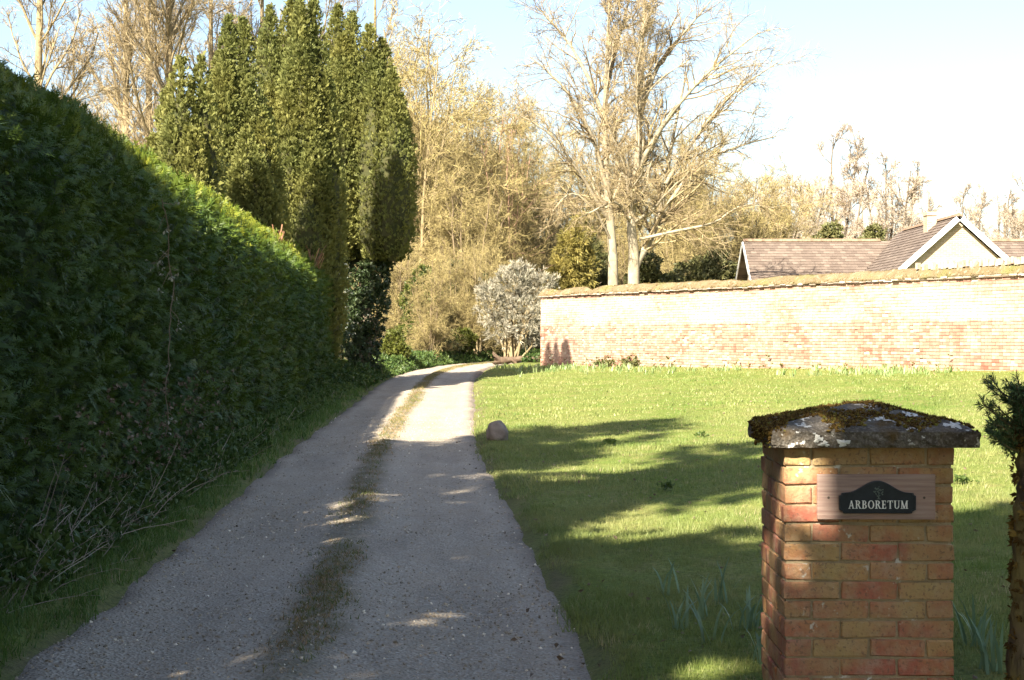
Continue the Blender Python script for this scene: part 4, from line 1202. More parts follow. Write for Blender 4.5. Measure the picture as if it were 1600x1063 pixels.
def build_hedge():
    rng = np.random.default_rng(101)
    h = thing('hedge', 'tall clipped dark green conifer hedge running along the gravel drive', 'hedge', (hx(20), 20.0, gz1(-3.6, 20)))
    inv = Matrix.Translation(-Vector(h.location))
    htop = lambda Y: 0.0104*Y + 3.36 + .40*np.clip((34 - Y)/20, 0, 1) + 0.035 * wnoise(Y, Y*.2, 110, 4, .8)
    # profile around: parameter q 0 bottom front -> 1 top front -> 2 top back
    def surf(Y, q, back=False):
        Y = np.asarray(Y, float); q = np.asarray(q, float)
        zt = htop(Y); zb = 0.0104*Y + 0.08
        bulge = 0.06*wnoise(Y*1.0, q*3.2, 111, 4, 1.9) + 0.03*wnoise(Y, q*4, 112, 3, 5.0)
        face = q < 1
        lean = 0.10 * np.clip(q, 0, 1)**2.0 + .62*np.clip((q - .76)/.24, 0, 1)**1.4 - 0.30*np.clip(.16 - q, 0, 1)
        x = np.where(face, hx(Y) + bulge - lean, hx(Y) - .72 - (q - 1) * (HTH - .75) + 0*Y)
        z = np.where(face, zb + (zt - zb - .12)*np.clip(q, 0, 1), zt - .12 + .16*np.sin(np.clip(q - 1, 0, 1)*math.pi)**.5 + bulge*.8)
        return np.stack([x, Y + 0*q, z], -1)
    # dark woody core
    yy = np.linspace(HY0, HY1 - .12, 150)
    prof = np.concatenate([np.linspace(0, 1, 12), np.linspace(1.1, 2, 6)])
    rows = []
    for q in prof:
        p = surf(yy, np.full_like(yy, q)); p[:, 0] -= .13 if q <= 1 else 0; p[:, 2] -= .10 if q > .9 else 0
        rows.append(p)
    bb = rows[-1].copy(); bb[:, 2] = 0.0; rows.append(bb)
    V = np.stack(rows, 1); n, m = V.shape[:2]
    i = (np.arange(n-1)[:, None]*m + np.arange(m-1)[None, :]).ravel()
    mb = MB(); mb.add(V.reshape(-1, 3), np.stack([i, i+1, i+m+1, i+m], -1))
    mb.add(V[-1], np.array([list(range(m))])); mb.add(V[0], np.array([list(range(m))[::-1]]))
    o = link('woody_core', mb.mesh('woody_core', MAT['hedge_core']), h); o.matrix_parent_inverse = inv
    # sprays
    def cover(nf, y0, y1, size, fine, seed):
        r = np.random.default_rng(seed)
        Y = r.uniform(y0, y1, nf); q = r.uniform(0.0, 1.0, nf)**.93
        top = r.uniform(size=nf) < 0.16
        q = np.where(top, 1 + r.uniform(0, .95, nf)**1.5, q)
        end = (r.uniform(size=nf) < 0.10) & (y1 >= HY1 - .01)
        T = surf(Y, q)
        T[:, 0] += -0.12 * r.uniform(0, 1, nf)**1.3 * (q < 1) + .01
        T[end, 1] = HY1 - r.uniform(0, .1, end.sum()); T[end, 0] -= r.uniform(0, 1.6, end.sum())
        T[top, 2] -= 0.10
        out = np.where((top | (q > .86))[:, None], np.array([[.55, 0, .85]]), np.array([[1.0, -.05, .10]]))
        out = np.where(end[:, None], np.array([[.2, 1.0, .1]]), out)
        rand = np.stack([r.uniform(-.1, .1, nf), r.uniform(-1.1, 1.1, nf), r.normal(0.10, .30, nf)], -1)
        d = nrm(out * r.uniform(.2, .6, nf)[:, None] + rand)
        up = np.stack([np.zeros(nf), np.zeros(nf), np.ones(nf)], -1) * .8 + np.array([[.7, 0, 0]]) + r.normal(0, .35, (nf, 3))
        R = basis(d, r)
        y = nrm(up - (up*d).sum(-1, keepdims=True)*d); x = np.cross(y, d)
        R = np.stack([x, y, d], -1)
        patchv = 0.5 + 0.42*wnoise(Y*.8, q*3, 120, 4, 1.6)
        rv = np.clip(patchv*.75 + r.normal(0.05, .17, nf) + .45*np.clip((q - .78)/.12, 0, 1)*(.5 + .5*np.clip((Y - 18)/8, 0, 1)), 0, 1)  # upper sprays yellower, most at the far end: sunlit top put into the colour
        S = size * r.uniform(.6, 1.25, nf)
        pr = [spray(np.random.default_rng(seed + a), fine) for a in range(4)]
        return bake(pr, r.integers(0, 4, nf), T, R, S, rv)
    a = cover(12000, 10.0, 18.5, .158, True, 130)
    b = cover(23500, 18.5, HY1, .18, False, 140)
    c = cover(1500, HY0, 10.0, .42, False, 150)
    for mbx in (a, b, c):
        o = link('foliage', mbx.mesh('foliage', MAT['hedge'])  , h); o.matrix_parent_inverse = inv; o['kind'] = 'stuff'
    return h
build_hedge()

# dead climber hanging on the hedge face
def build_climber():
    rng = np.random.default_rng(171)
    Y = 16.0
    pts = []
    for (px, py) in ((203, 316), (214, 335), (226, 360), (230, 400), (236, 450), (231, 500), (230, 560), (224, 610), (226, 680)):
        z = px2z(py, Y); pts.append((hx(Y) + .22 + rng.normal(0, .02), Y + (px - 228)*.012, z))
    t = thing('dead_climber', 'bare dead climbing stem with a few withered leaves on the conifer hedge', 'climber', (pts[-1][0], pts[-1][1], pts[-1][2]))
    inv = Matrix.Translation(-Vector(t.location))
    P = resample(np.array(pts), 30)[None]; P = P + rng.normal(0, .008, P.shape)
    mb = MB(); V, F = tubes(P, np.full((1, 30), .005), 5); mb.add(V, F, .4)
    C, CR = kids(rng, P, np.full((1, 30), .008), n=16, t0=0, t1=1, ang=.8, Lr=.1, K=4, wig=.2, trop=-.05, rmin=.003)
    V, F = tubes(C, CR, 3); mb.add(V, F, .6)
    o = link('stem', mb.mesh('stem', MAT['stalk']), t); o.matrix_parent_inverse = inv
    n = 46
    k = rng.integers(0, len(C), n); T = C[k, 3] + rng.normal(0, .02, (n, 3))
    mb = bake([leaf_cluster(np.random.default_rng(1), 2, 1, .55, .7)], np.zeros(n, int), T, basis(rng.normal(size=(n, 3)) + [0.3, 0, -1], rng), rng.uniform(.03, .065, n), rng.uniform(.2, 1, n))
    o = link('leaves', mb.mesh('leaves', MAT['silver']), t); o.matrix_parent_inverse = inv; o['kind'] = 'stuff'
build_climber()

# ------------------------------------------------------------------ upright yews behind the hedge
def yew_mesh(seed, lobes, z0):
    """lobes: (x, y, top, radius). tufts over a bundle of pointed columns"""
    rng = np.random.default_rng(seed)
    core = MB()
    Ts, Ds, Ss, Rv = [], [], [], []
    for (x, y, top, r) in lobes:
        K = 14; t = np.linspace(0, 1, K)
        zz = z0 + (top - z0) * t
        prof = lambda t: r * np.minimum(1, ((1.0 - t) / .38)**.70) * np.clip(.35 + t/.22, 0, 1)
        a = np.arange(9)*2*math.pi/9
        rr = np.maximum(prof(t) - .12, .02)
        V = np.stack([x + rr[:, None]*np.cos(a), y + rr[:, None]*np.sin(a), np.repeat(zz[:, None] - .1*t[:, None], 9, 1)], -1).reshape(-1, 3)
        F = np.array([(k*9+i, k*9+(i+1) % 9, (k+1)*9+(i+1) % 9, (k+1)*9+i) for k in range(K-1) for i in range(9)])
        core.add(V, F)
        area = 2*math.pi*r*(top - z0)*.8
        n = int(area * 175)
        th = rng.uniform(0, 2*math.pi, n)
        keep = (np.sin(th) < 0.15) | (rng.uniform(size=n) < .08)
        th = th[keep]; n = len(th)
        tt = rng.uniform(0, 1, n)**.85
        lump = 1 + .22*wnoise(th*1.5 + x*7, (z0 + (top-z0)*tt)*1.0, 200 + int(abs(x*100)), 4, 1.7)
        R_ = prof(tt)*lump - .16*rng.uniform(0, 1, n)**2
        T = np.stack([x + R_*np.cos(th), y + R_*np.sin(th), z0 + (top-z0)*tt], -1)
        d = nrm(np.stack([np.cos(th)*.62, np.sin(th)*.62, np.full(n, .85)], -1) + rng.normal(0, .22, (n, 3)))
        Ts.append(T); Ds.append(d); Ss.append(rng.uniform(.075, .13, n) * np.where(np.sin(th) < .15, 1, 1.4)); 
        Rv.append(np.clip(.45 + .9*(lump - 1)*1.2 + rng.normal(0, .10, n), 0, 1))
    T, D, S, rv = map(np.concatenate, (Ts, Ds, Ss, Rv))
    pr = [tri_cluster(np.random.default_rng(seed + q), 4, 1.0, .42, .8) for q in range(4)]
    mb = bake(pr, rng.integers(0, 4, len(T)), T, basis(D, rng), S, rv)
    return core, mb
def build_yew(label, px, Y, peaks, nlobes, rad, lobe_r, base_px, seed, width_px, ivy=False, z_low=None):
    X = px2x(px, Y); g = gz1(X, Y)
    rng = np.random.default_rng(seed)
    root = thing('yew_tree', label, 'tree', (X, Y, g), 0, 'upright yews behind the hedge')
    inv = Matrix.Translation(-Vector(root.location))
    z0 = g + .3 if z_low is None else z_low
    lobes = []
    for (ppx, ppy, dy) in peaks:
        lobes.append((px2x(ppx, Y), Y + dy, px2z(ppy, Y), lobe_r * rng.uniform(.9, 1.15)))
    tmax = max(l[2] for l in lobes)
    for k in range(nlobes):
        a = rng.uniform(0, 2*math.pi) if k > nlobes*.6 else rng.uniform(math.pi*1.02, math.pi*1.98)
        r = rad * rng.uniform(.35, 1.0)
        x = X + r*math.cos(a); y = Y + r*math.sin(a)*.9; zb_ = rng.uniform(0, .25)*(r/rad)
        top = z0 + (tmax - z0) * (1 - .30*(r/rad)**1.8) * rng.uniform(.80, .99)
        lobes.append((x, y, top, lobe_r*rng.uniform(.65, 1.1)))
    core, mb = yew_mesh(seed, lobes, z0)
    for nm, b, mt, kd in (('inner_branches', core, MAT['yew_core'], None), ('foliage', mb, MAT['yew'], 'stuff')):
        o = link(nm, b.mesh(nm, mt), root); o.matrix_parent_inverse = inv
        if kd: o['kind'] = kd
    tr = MB(); V, F = tubes(*stem([(X, Y, g - .2), (X + .05, Y, g + 1.5), (X, Y + .05, g + 4), (X, Y, tmax - 2)], .24, .05), 9); tr.add(V, F)
    o = link('trunk', tr.mesh('trunk', MAT['bark_brown']), root); o.matrix_parent_inverse = inv
    return root
build_yew('shortest yew of the row, two blunt tips beside the bare trunks', 288, 32.0, [(283, 92, 0), (312, 88, .2), (258, 140, .2)], 12, .78, .50, 0, 301, 100)
build_yew('yew with twin pointed tips next to the shortest one', 368, 35.5, [(357, 28, 0), (379, 30, .1)], 13, .80, .54, 0, 302, 80)
build_yew('low rounded yew standing in front of the taller pointed yews', 392, 34.3, [(385, 200, 0), (402, 235, -.1), (372, 250, 0)], 8, .60, .50, 0, 303, 90)
build_yew('tallest yew in the middle of the row, tips above the picture', 462, 39.5, [(422, 12, 0), (455, -8, .1), (490, -6, 0), (472, 5, -.3)], 18, 1.05, .60, 0, 304, 120)
build_yew('broad yew at the end of the hedge nearest the drive, bare underneath', 567, 44.5, [(527, 8, .2), (550, 22, 0), (578, 42, -.1), (596, 60, .2)], 20, 1.10, .58, 0, 305, 115, z_low=px2z(410, 44.5))

def leafmass(rng, blobs, n, size, proto, up=.3, shell=.5, rb=(0, 1)):
    """leaves through a set of ellipsoids: (cx,cy,cz,rx,ry,rz)"""
    blobs = np.array(blobs, float)
    w = (blobs[:, 3]*blobs[:, 4]*blobs[:, 5])**.67; w = w / w.sum()
    k = rng.choice(len(blobs), n, p=w); b = blobs[k]
    d = nrm(rng.normal(size=(n, 3))); r = rng.uniform(shell, 1, n)**(.6)
    lump = 1 + .22*np.sin(d[:, 0]*5 + k) * np.cos(d[:, 2]*6 + k*2)
    T = b[:, :3] + d*b[:, 3:]*(r*lump)[:, None]
    dd = nrm(d + rng.normal(0, .5, (n, 3)) + [0, 0, up])
    rv = np.clip(rb[0] + (rb[1]-rb[0])*(.5 + .35*(lump - 1)*4 + rng.normal(0, .22, n)), 0, 1)
    return bake(proto, rng.integers(0, len(proto), n), T, basis(dd, rng), size*rng.uniform(.6, 1.3, n), rv)
LEAFP = [leaf_cluster(np.random.default_rng(q + 400), 5, 1.0, .5, 1.1) for q in range(4)]
TRIP = [tri_cluster(np.random.default_rng(q + 440), 6, 1.0, .55, 1.2) for q in range(4)]
FEATHER = [leaf_cluster(np.random.default_rng(q + 420), 7, 1.0, .16, .7) for q in range(4)]

def shrub(name, label, cat, px, Y, blobs_px, n, size, mat, seed, up=.3, proto=None, group=None, stems=5, bark='bark_brown', shell=.4, rb=(0, 1), dens=1.0):
    """blobs_px: (px, py, rx_px, rz_px, dy)"""
    rng = np.random.default_rng(seed)
    X = px2x(px, Y); g = gz1(X, Y)
    root = thing(name, label, cat, (X, Y, g), 0, group)
    inv = Matrix.Translation(-Vector(root.location))
    s = Y / 2600
    blobs = [(px2x(a, Y), Y + dy, px2z(b, Y), rx*s, max(rx, rz)*s*.8, rz*s) for (a, b, rx, rz, dy) in blobs_px]
    mb = leafmass(rng, blobs, n, size, proto or LEAFP, up, shell, rb)
    o = link('foliage', mb.mesh('foliage', mat), root); o.matrix_parent_inverse = inv; o['kind'] = 'stuff'
    st = MB()
    for k in range(stems):
        b = blobs[int(rng.integers(0, len(blobs)))]
        e = (b[0] + rng.normal(0, .2)*b[3], b[1], b[2] + .3*b[5])
        m_ = ((X + e[0])/2 + rng.normal(0, .15), Y + rng.normal(0, .1), (g + e[2])/2)
        P, R = stem([(X + rng.normal(0, .12), Y + rng.normal(0, .12), g - .1), m_, e], .05*max(1, (e[2]-g)/3), .012, 9)
        V, F = tubes(P, R, 5); st.add(V, F, rng.uniform())
        C, CR = kids(rng, P, R, n=7, t0=.3, t1=1, ang=.7, Lr=.35, K=5, wig=.15, trop=.05)
        V, F = tubes(C, CR, 3); st.add(V, F, .5)
    o = link('stems', st.mesh('stems', MAT[bark]), root); o.matrix_parent_inverse = inv
    return root

# ivy covering the lower trunk of the end yew
shrub('ivy', 'dark ivy mass wrapped round the bare trunk of the end yew', 'ivy', 572, 44.3,
      [(572, 545, 26, 46, 0), (578, 480, 30, 50, 0), (585, 430, 26, 46, .1), (560, 440, 30, 50, .2), (552, 520, 22, 60, .3), (600, 345, 24, 55, .4), (592, 390, 24, 40, .3)], 3600, .11, MAT['ivy'], 501, up=.1, stems=4)

# ------------------------------------------------------------------ bare trees
def proto_ash(seed, H=22.0):
    rng = np.random.default_rng(seed)
    lean = rng.normal(0, .5, 2)
    P, R = stem([(0,0,-.3), (lean[0]*.2, lean[1]*.2, H*.3), (lean[0]*.6, lean[1]*.3, H*.6), (lean[0], lean[1], H)], .30, .05, 16)
    R[0, 0] *= 1.25
    spec = [dict(n=34, t0=.14, t1=.97, ang=.60, Lr=.34, K=8, wig=.11, trop=.08, rr=.34, rmin=.03, taper=.72),
            dict(n=11, t0=.12, t1=1, ang=.6, Lr=.45, K=6, wig=.15, trop=.05, rr=.5, rmin=.016, taper=.5),
            dict(n=9, t0=.1, t1=1, ang=.65, Lr=.50, K=4, wig=.18, trop=.04, rr=.6, rmin=.010, taper=.4),
            dict(n=5, t0=.1, t1=1, ang=.5, Lr=.85, K=2, wig=.1, trop=.05, rr=.6, rmin=.005, taper=.4)]
    return tree_parts(seed, (P, R), spec, last_w=.007)
def proto_thicket(seed, H=14.0, nst=7):
    """many-stemmed dense tree, twigs down to the ground"""
    rng = np.random.default_rng(seed)
    Ps, Rs = [], []
    for k in range(nst):
        a = rng.uniform(0, 6.28); s = rng.uniform(.5, 2.6)
        x, y = math.cos(a), math.sin(a)
        hh = H*rng.uniform(.60, .95)
        p, r = stem([(x*.25, y*.25, -.3), (x*s*.4, y*s*.4, hh*.3), (x*s*.8, y*s*.8, hh*.65), (x*s*1.2, y*s*1.2, hh)], rng.uniform(.08, .13), .025, 14)
        p = p + np.cumsum(rng.normal(0, .05, p.shape), 1)*[1, 1, .2]
        Ps.append(p); Rs.append(r)
    P, R = np.concatenate(Ps), np.concatenate(Rs)
    spec = [dict(n=15, t0=.06, t1=.97, ang=.85, Lr=.36, K=7, wig=.20, trop=.03, rr=.4, rmin=.022, taper=.45),
            dict(n=9, t0=.1, t1=1, ang=.8, Lr=.50, K=5, wig=.24, trop=.02, rr=.55, rmin=.014, taper=.35),
            dict(n=8, t0=.05, t1=1, ang=.8, Lr=.55, K=4, wig=.28, trop=.01, rr=.6, rmin=.010, taper=.3),
            dict(n=4, t0=.05, t1=1, ang=.65, Lr=.9, K=2, wig=.1, trop=.02, rr=.7, rmin=.005, taper=.4)]
    return tree_parts(seed, (P, R), spec, sides=(7, 4, 3), last_w=.0075)
def proto_far(seed, H=17.0):
    rng = np.random.default_rng(seed)
    Ps, Rs = [], []
    for k in range(5):
        a = k/5*6.28 + rng.uniform(-.4, .4); w = rng.uniform(.10, .22)*H*(k > 0); h = H*rng.uniform(.72, .95)
        x, y = math.cos(a), math.sin(a)
        p, r = stem([(x*.1, y*.1, -.3), (x*w*.12, y*w*.12, H*.26), (x*w*.6, y*w*.6, h*.62), (x*w, y*w, h)], .26 if k == 0 else .16, .04, 12)
        p = p + np.cumsum(rng.normal(0, .06, p.shape), 1)*[1, 1, .2]
        Ps.append(p); Rs.append(r)
    P, R = np.concatenate(Ps), np.concatenate(Rs)
    spec = [dict(n=13, t0=.24, t1=.98, ang=.75, Lr=.27, K=7, wig=.16, trop=.06, rr=.42, rmin=.05, taper=.62),
            dict(n=8, t0=.12, t1=1, ang=.75, Lr=.55, K=4, wig=.2, trop=.03, rr=.55, rmin=.028, taper=.4),
            dict(n=8, t0=.1, t1=1, ang=.75, Lr=.7, K=4, wig=.2, trop=.02, rr=.6, rmin=.012, taper=.35),
            dict(n=6, t0=.1, t1=1, ang=.6, Lr=1.0, K=2, wig=.1, trop=.02, rr=.7, rmin=.006, taper=.4)]
    return tree_parts(seed, (P, R), spec, sides=(6, 3, 3), last_w=.010)

def meshes(tc, bark, twig):
    return tc[0].mesh('trunk', MAT[bark], True), tc[1].mesh('crown', MAT[twig])

ASH = [meshes(proto_ash(601), 'bark_tan', 'twig_tan'), meshes(proto_ash(602), 'bark_tan', 'twig_tan')]
THK = [meshes(proto_thicket(611), 'bark_tan', 'twig_lichen'), meshes(proto_thicket(612, 13.0, 8), 'bark_tan', 'twig_lichen')]
THK_PINK = (*THK[0], MAT['twig_pink'])
THK_BROWN = (*THK[1], MAT['twig_brown'])
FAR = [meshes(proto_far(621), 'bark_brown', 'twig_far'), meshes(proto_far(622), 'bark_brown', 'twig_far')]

def at_tree(name, label, px, Y, pm, rz, scale, group=None):
    X = px2x(px, Y)
    t = make_tree(name, label, (X, Y, gz1(X, Y)), pm[0], pm[1], group, rz, scale)
    if len(pm) > 2:                       # same twigs, other colour
        sl = t.children[1].material_slots[0]; sl.link = 'OBJECT'; sl.material = pm[2]
    return t

gA = 'tall bare trees beyond the hedge'
for (px, Y, k, rz, sc, lab) in [
    (52, 62, 0, .3, .95, 'tall bare tree above the tall end of the conifer hedge'),
    (196, 78, 1, 1.9, 1.0, 'slim bare tree, second trunk along from the tall end of the hedge'),
    (238, 82, 0, 2.6, 1.05, 'slender bare tree between two sunlit trunks above the hedge'),
    (268, 70, 1, 4.0, 1.05, 'thickest sunlit bare trunk beside the shortest yew'),
    (328, 86, 0, 5.1, 1.05, 'bare tree showing between the shortest yew and the twin-tipped yew'),
    (405, 90, 1, .8, 1.1, 'bare tree whose crown shows behind the twin-tipped yew'),
    (500, 92, 0, 3.5, 1.15, 'bare tree whose twigs rise behind the tallest yew'),
    (590, 96, 1, 2.9, 1.02, 'bare tree spreading over the top of the broad end yew'),
    (120, 100, 0, 4.4, .85, 'lower bare tree in the sky gap above the hedge')]:
    at_tree('bare_tree', lab, px, Y, ASH[k], rz, sc, gA)

gB = 'twiggy thicket trees at the bend of the drive'
for (px, Y, pm, rz, sc, lab) in [
    (640, 74, THK[0], .4, 1.00, 'ochre twiggy tree directly beside the broad end yew'),
    (690, 84, THK[1], 2.2, 1.18, 'highest ochre twiggy tree above the bend of the drive'),
    (725, 72, THK_BROWN, 1.0, .74, 'brownish tangled tree over the far bend of the drive'),
    (752, 92, THK_PINK, 3.3, 1.03, 'pinkish twiggy tree sloping down toward the sky gap'),
    (800, 82, THK_PINK, 5.0, .78, 'low pinkish tree behind the silvery shrub'),
    (850, 96, THK[0], 1.6, .98, 'pale twiggy tree behind the golden conifer'),
    (905, 104, THK[1], 4.1, .95, 'twiggy tree filling the gap just behind the pale trunk'),
    (1060, 92, THK[0], 2.7, .82, 'ochre thicket tree behind the forked trunk'),
    (1120, 98, THK_BROWN, .9, .95, 'brown thicket tree behind the long drooping bough'),
    (1190, 106, THK[1], 3.8, .92, 'twiggy tree at the tiled roof end of the bungalow'),
    (985, 88, THK_BROWN, 5.6, .62, 'low tangled thicket growing close behind the two pale trunks'),
    (662, 79, THK[0], 5.3, 1.16, 'tall dense ochre tree behind the first twiggy tree past the yew'),
    (712, 90, THK[1], .6, 1.27, 'twiggy tree making the crest of the ochre mass'),
    (776, 88, THK_PINK, 2.4, .98, 'pinkish tree at the edge of the sky gap'),
    (838, 90, THK[1], 5.8, .92, 'thin ochre tree rising behind the silvery shrub'),
    (940, 97, THK[0], 3.0, .98, 'ochre tree seen through the straight pale trunk crown'),
    (1012, 99, THK[1], 1.2, 1.02, 'ochre tree seen through the forked trunk'),
    (1088, 101, THK[0], 4.6, 1.02, 'ochre tree under the middle of the spreading crown'),
    (1152, 97, THK[1], 2.5, .94, 'ochre tree over the tip of the low bough'),
    (1216, 108, THK[0], .1, .86, 'last ochre tree before the open sky beside the bungalow'),
    (672, 60.5, THK_BROWN, 3.9, .34, 'tangle of low twigs in front of the ivy column'),
    (708, 65.5, THK_BROWN, 1.4, .42, 'tangled scrub in front of the dark evergreen at the bend'),
    (748, 65, THK[0], 4.9, .34, 'low twiggy scrub touching the silvery shrub'),
    (620, 64, THK_BROWN, 2.0, .42, 'small sunlit scrub tree under the edge of the broad yew')]:
    at_tree('thicket_tree', lab, px, Y, pm, rz, sc, gB)

gC = 'distant bare trees beyond the bungalow'
for (px, Y, k, rz, sc, lab) in [
    (1270, 150, 0, 3.1, .80, 'distant tree filling in beside the open-crowned one'),
    (1425, 150, 0, .5, .72, 'distant tree just above the wing ridge'),
    (1240, 128, 1, .2, .82, 'distant tree where the thicket meets the long tiled roof'),
    (1302, 142, 0, 1.3, .98, 'distant open-crowned tree above the middle of the long roof'),
    (1388, 138, 1, 2.9, .96, 'distant round-crowned tree just before the chimney'),
    (1345, 170, 0, 4.4, .85, 'faint tree in the dip between the two distant crowns'),
    (1455, 165, 1, 5.2, .62, 'low thin distant tree behind the chimney'),
    (1505, 160, 0, .9, .80, 'distant tree rising over the gable peak'),
    (1556, 150, 1, 3.6, .84, 'distant tree standing beyond the gable slope'),
    (1610, 140, 0, 2.2, .80, 'distant tree cut by the picture edge beyond the gable')]:
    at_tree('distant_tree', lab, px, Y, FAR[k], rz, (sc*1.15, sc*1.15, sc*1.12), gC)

# the two big pale trees just behind the wall
def big_tree(label, Y, tr_px, r0, limbs, seed, dens=1.0):
    X = px2x(tr_px[0][0], Y); g = gz1(X, Y)
    root = thing('sycamore_tree', label, 'tree', (X, Y, g), 0, 'big pale trees behind the garden wall')
    loc = lambda a, b, dy=0: (px2x(a, Y) - X, dy, px2z(b, Y) - g)
    pts = [(0, 0, -.3)] + [loc(*q) for q in tr_px]
    P, R = stem(pts, r0, .05, 18); R[0, 0] *= 1.15
    Ps, Rs = [], []
    for (r, q) in limbs:
        p, rr = stem([loc(*w) for w in q], r*.95, .025, 12); p = p + np.cumsum(np.random.default_rng(seed).normal(0, .022, p.shape), 1); Ps.append(p); Rs.append(rr)
    ex = (np.concatenate(Ps), np.concatenate(Rs))
    spec = [dict(n=27, t0=.38, t1=.99, ang=.66, Lr=.26, K=9, wig=.14, trop=.06, rr=.40, rmin=.026, taper=.40),
            dict(n=9, t0=.12, t1=1, ang=.70, Lr=.52, K=7, wig=.19, trop=.01, rr=.48, rmin=.016, taper=.4),
            dict(n=11, t0=.08, t1=1, ang=.75, Lr=.52, K=5, wig=.24, trop=.0, rr=.55, rmin=.010, taper=.35),
            dict(n=6, t0=.1, t1=1, ang=.6, Lr=.75, K=2, wig=.1, trop=.02, rr=.7, rmin=.005, taper=.4)]
    tm, cm = tree_parts(seed, (P, R), spec, extra=ex, last_w=.006)
    link('trunk', tm.mesh('trunk', MAT['bark_pale'], True), root)
    link('crown', cm.mesh('crown', MAT['twig_tan']), root)
    return root
big_tree('pale straight trunk behind the mossy wall coping, branching high toward the sky gap', 74.0,
         [(958, 438), (957, 390), (952, 330), (946, 250), (946, 160), (950, 60), (955, -60)], .27,
         [(.13, [(950, 300), (925, 220, -.5), (885, 150, -1), (830, 95, -1.2)]),
          (.12, [(946, 190), (915, 110, .6), (880, 50, 1), (840, 0, 1.3)]),
          (.10, [(955, 350), (900, 270, -1), (860, 220, -1.6), (815, 190, -2)]),
          (.10, [(947, 150), (965, 70, .8), (985, 0, 1.2), (1000, -50, 1.5)]),
          (.07, [(957, 380), (925, 330, -1.0), (890, 310, -1.6), (865, 335, -2)])], 701)
big_tree('forked pale trunk behind the wall with a long low bough toward the bungalow', 70.0,
         [(990, 438), (990, 390), (986, 340), (996, 250), (1000, 160), (1004, 60), (1010, -60)], .29,
         [(.20, [(992, 420), (1012, 385, .3), (1030, 340, .5), (1045, 270, .8), (1060, 190, 1.0), (1085, 90, 1.2)]),
          (.075, [(1000, 375), (1060, 362, -.8), (1110, 350, -1.4), (1150, 325, -1.8), (1200, 330, -2.2)]),
          (.13, [(996, 270), (1040, 190, -.8), (1100, 120, -1.2), (1180, 60, -1.5)]),
          (.12, [(1000, 190), (1030, 100, .8), (1075, 40, 1.0), (1120, -10, 1.4)]),
          (.10, [(1030, 345), (1090, 260, .8), (1150, 225, 1.2), (1225, 205, 1.5)]),
          (.10, [(1040, 290), (1100, 200, 1.8), (1160, 130, 2.2), (1235, 80, 2.4)]),
          (.07, [(988, 350), (960, 320, -1.2), (930, 330, -1.8), (905, 345, -2)])], 702)

# far woodland seen only as one mass
def build_woodland():
    rng = np.random.default_rng(650)
    base = []
    for s in (651, 652):
        P, R = stem([(0,0,-.3), (.2,0,3), (.1,.2,6), (0,0,10)], .16, .05, 8)
        spec = [dict(n=14, t0=.12, t1=.97, ang=.8, Lr=.38, K=4, wig=.18, trop=.05, rr=.5, rmin=.05, taper=.5),
                dict(n=5, t0=.1, t1=1, ang=.75, Lr=.5, K=3, wig=.2, trop=.04, rr=.6, rmin=.03, taper=.4),
                dict(n=5, t0=.1, t1=1, ang=.75, Lr=.5, K=3, wig=.2, trop=.04, rr=.6, rmin=.02, taper=.4),
                dict(n=2, t0=.1, t1=1, ang=.7, Lr=.7, K=2, wig=.1, trop=.04, rr=.6, rmin=.02, taper=.4)]
        t, c = tree_parts(s, (P, R), spec, sides=(4, 3, 3), last_w=.03)
        V = np.concatenate(t.v + c.v)
        base.append((t, c))
    mb = MB()
    for k in range(20):
        Y = rng.uniform(118, 190); px = rng.uniform(-150, 1750); X = px2x(px, Y)
        t, c = base[k % 2]; a = rng.uniform(0, 6.28); s = rng.uniform(.55, 1.0) * (1.15 if px < 1150 else .8)
        M = np.array([[math.cos(a), -math.sin(a), 0], [math.sin(a), math.cos(a), 0], [0, 0, 1]]) * s
        o = np.array([X, Y, gz1(X, Y)])
        for q in (t, c):
            V = np.concatenate(q.v) @ M.T + o
            mb.add(V, [np.concatenate(f) for f in q.f.values()], np.clip(np.concatenate(q.r) * rng.uniform(.6, 1), 0, 1))
    tag(link('woodland', mb.mesh('woodland', MAT['twig_brown'])), 'far brown woodland closing the view behind all the trees', 'woodland', kind='stuff')
build_woodland()

# ------------------------------------------------------------------ shrubs
shrub('silver_shrub', 'silvery white leaved shrub at the end of the garden wall', 'shrub', 800, 61.5,
      [(800, 445, 36, 34, 0), (768, 475, 26, 34, -.2), (838, 450, 28, 30, .2), (820, 495, 36, 36, -.4), (780, 515, 26, 26, -.2), (842, 520, 22, 26, 0), (812, 425, 24, 20, .2), (858, 440, 16, 14, .2), (760, 455, 16, 18, 0)],
      1700, .17, MAT['silver'], 801, up=.9, proto=FEATHER, stems=18, shell=.2, bark='bark_tan')
shrub('ivy_tree', 'sunlit green ivy column beside the drive bend', 'ivy', 648, 63, [(650, 470, 26, 40, 0), (660, 520, 30, 36, -.2), (640, 530, 22, 34, 0), (662, 440, 18, 26, .2), (672, 490, 20, 50, .4)], 3000, .13, MAT['ivy_light'], 811, stems=4)
shrub('dark_holly', 'dark evergreen bush in the shade behind the bend', 'shrub', 700, 69, [(692, 490, 34, 50, 0), (716, 520, 32, 40, -.3), (740, 480, 34, 50, .5), (760, 520, 30, 36, .3), (705, 440, 24, 36, .4)], 4200, .16, MAT['dark_leaf'], 812, stems=5)
shrub('low_bush', 'low yellow-green bush at the far verge of the drive', 'shrub', 716, 63.5, [(710, 535, 26, 20, 0), (728, 530, 18, 16, .2), (698, 545, 18, 14, -.2)], 1500, .10, MAT['bush_yellow'], 813, stems=3)
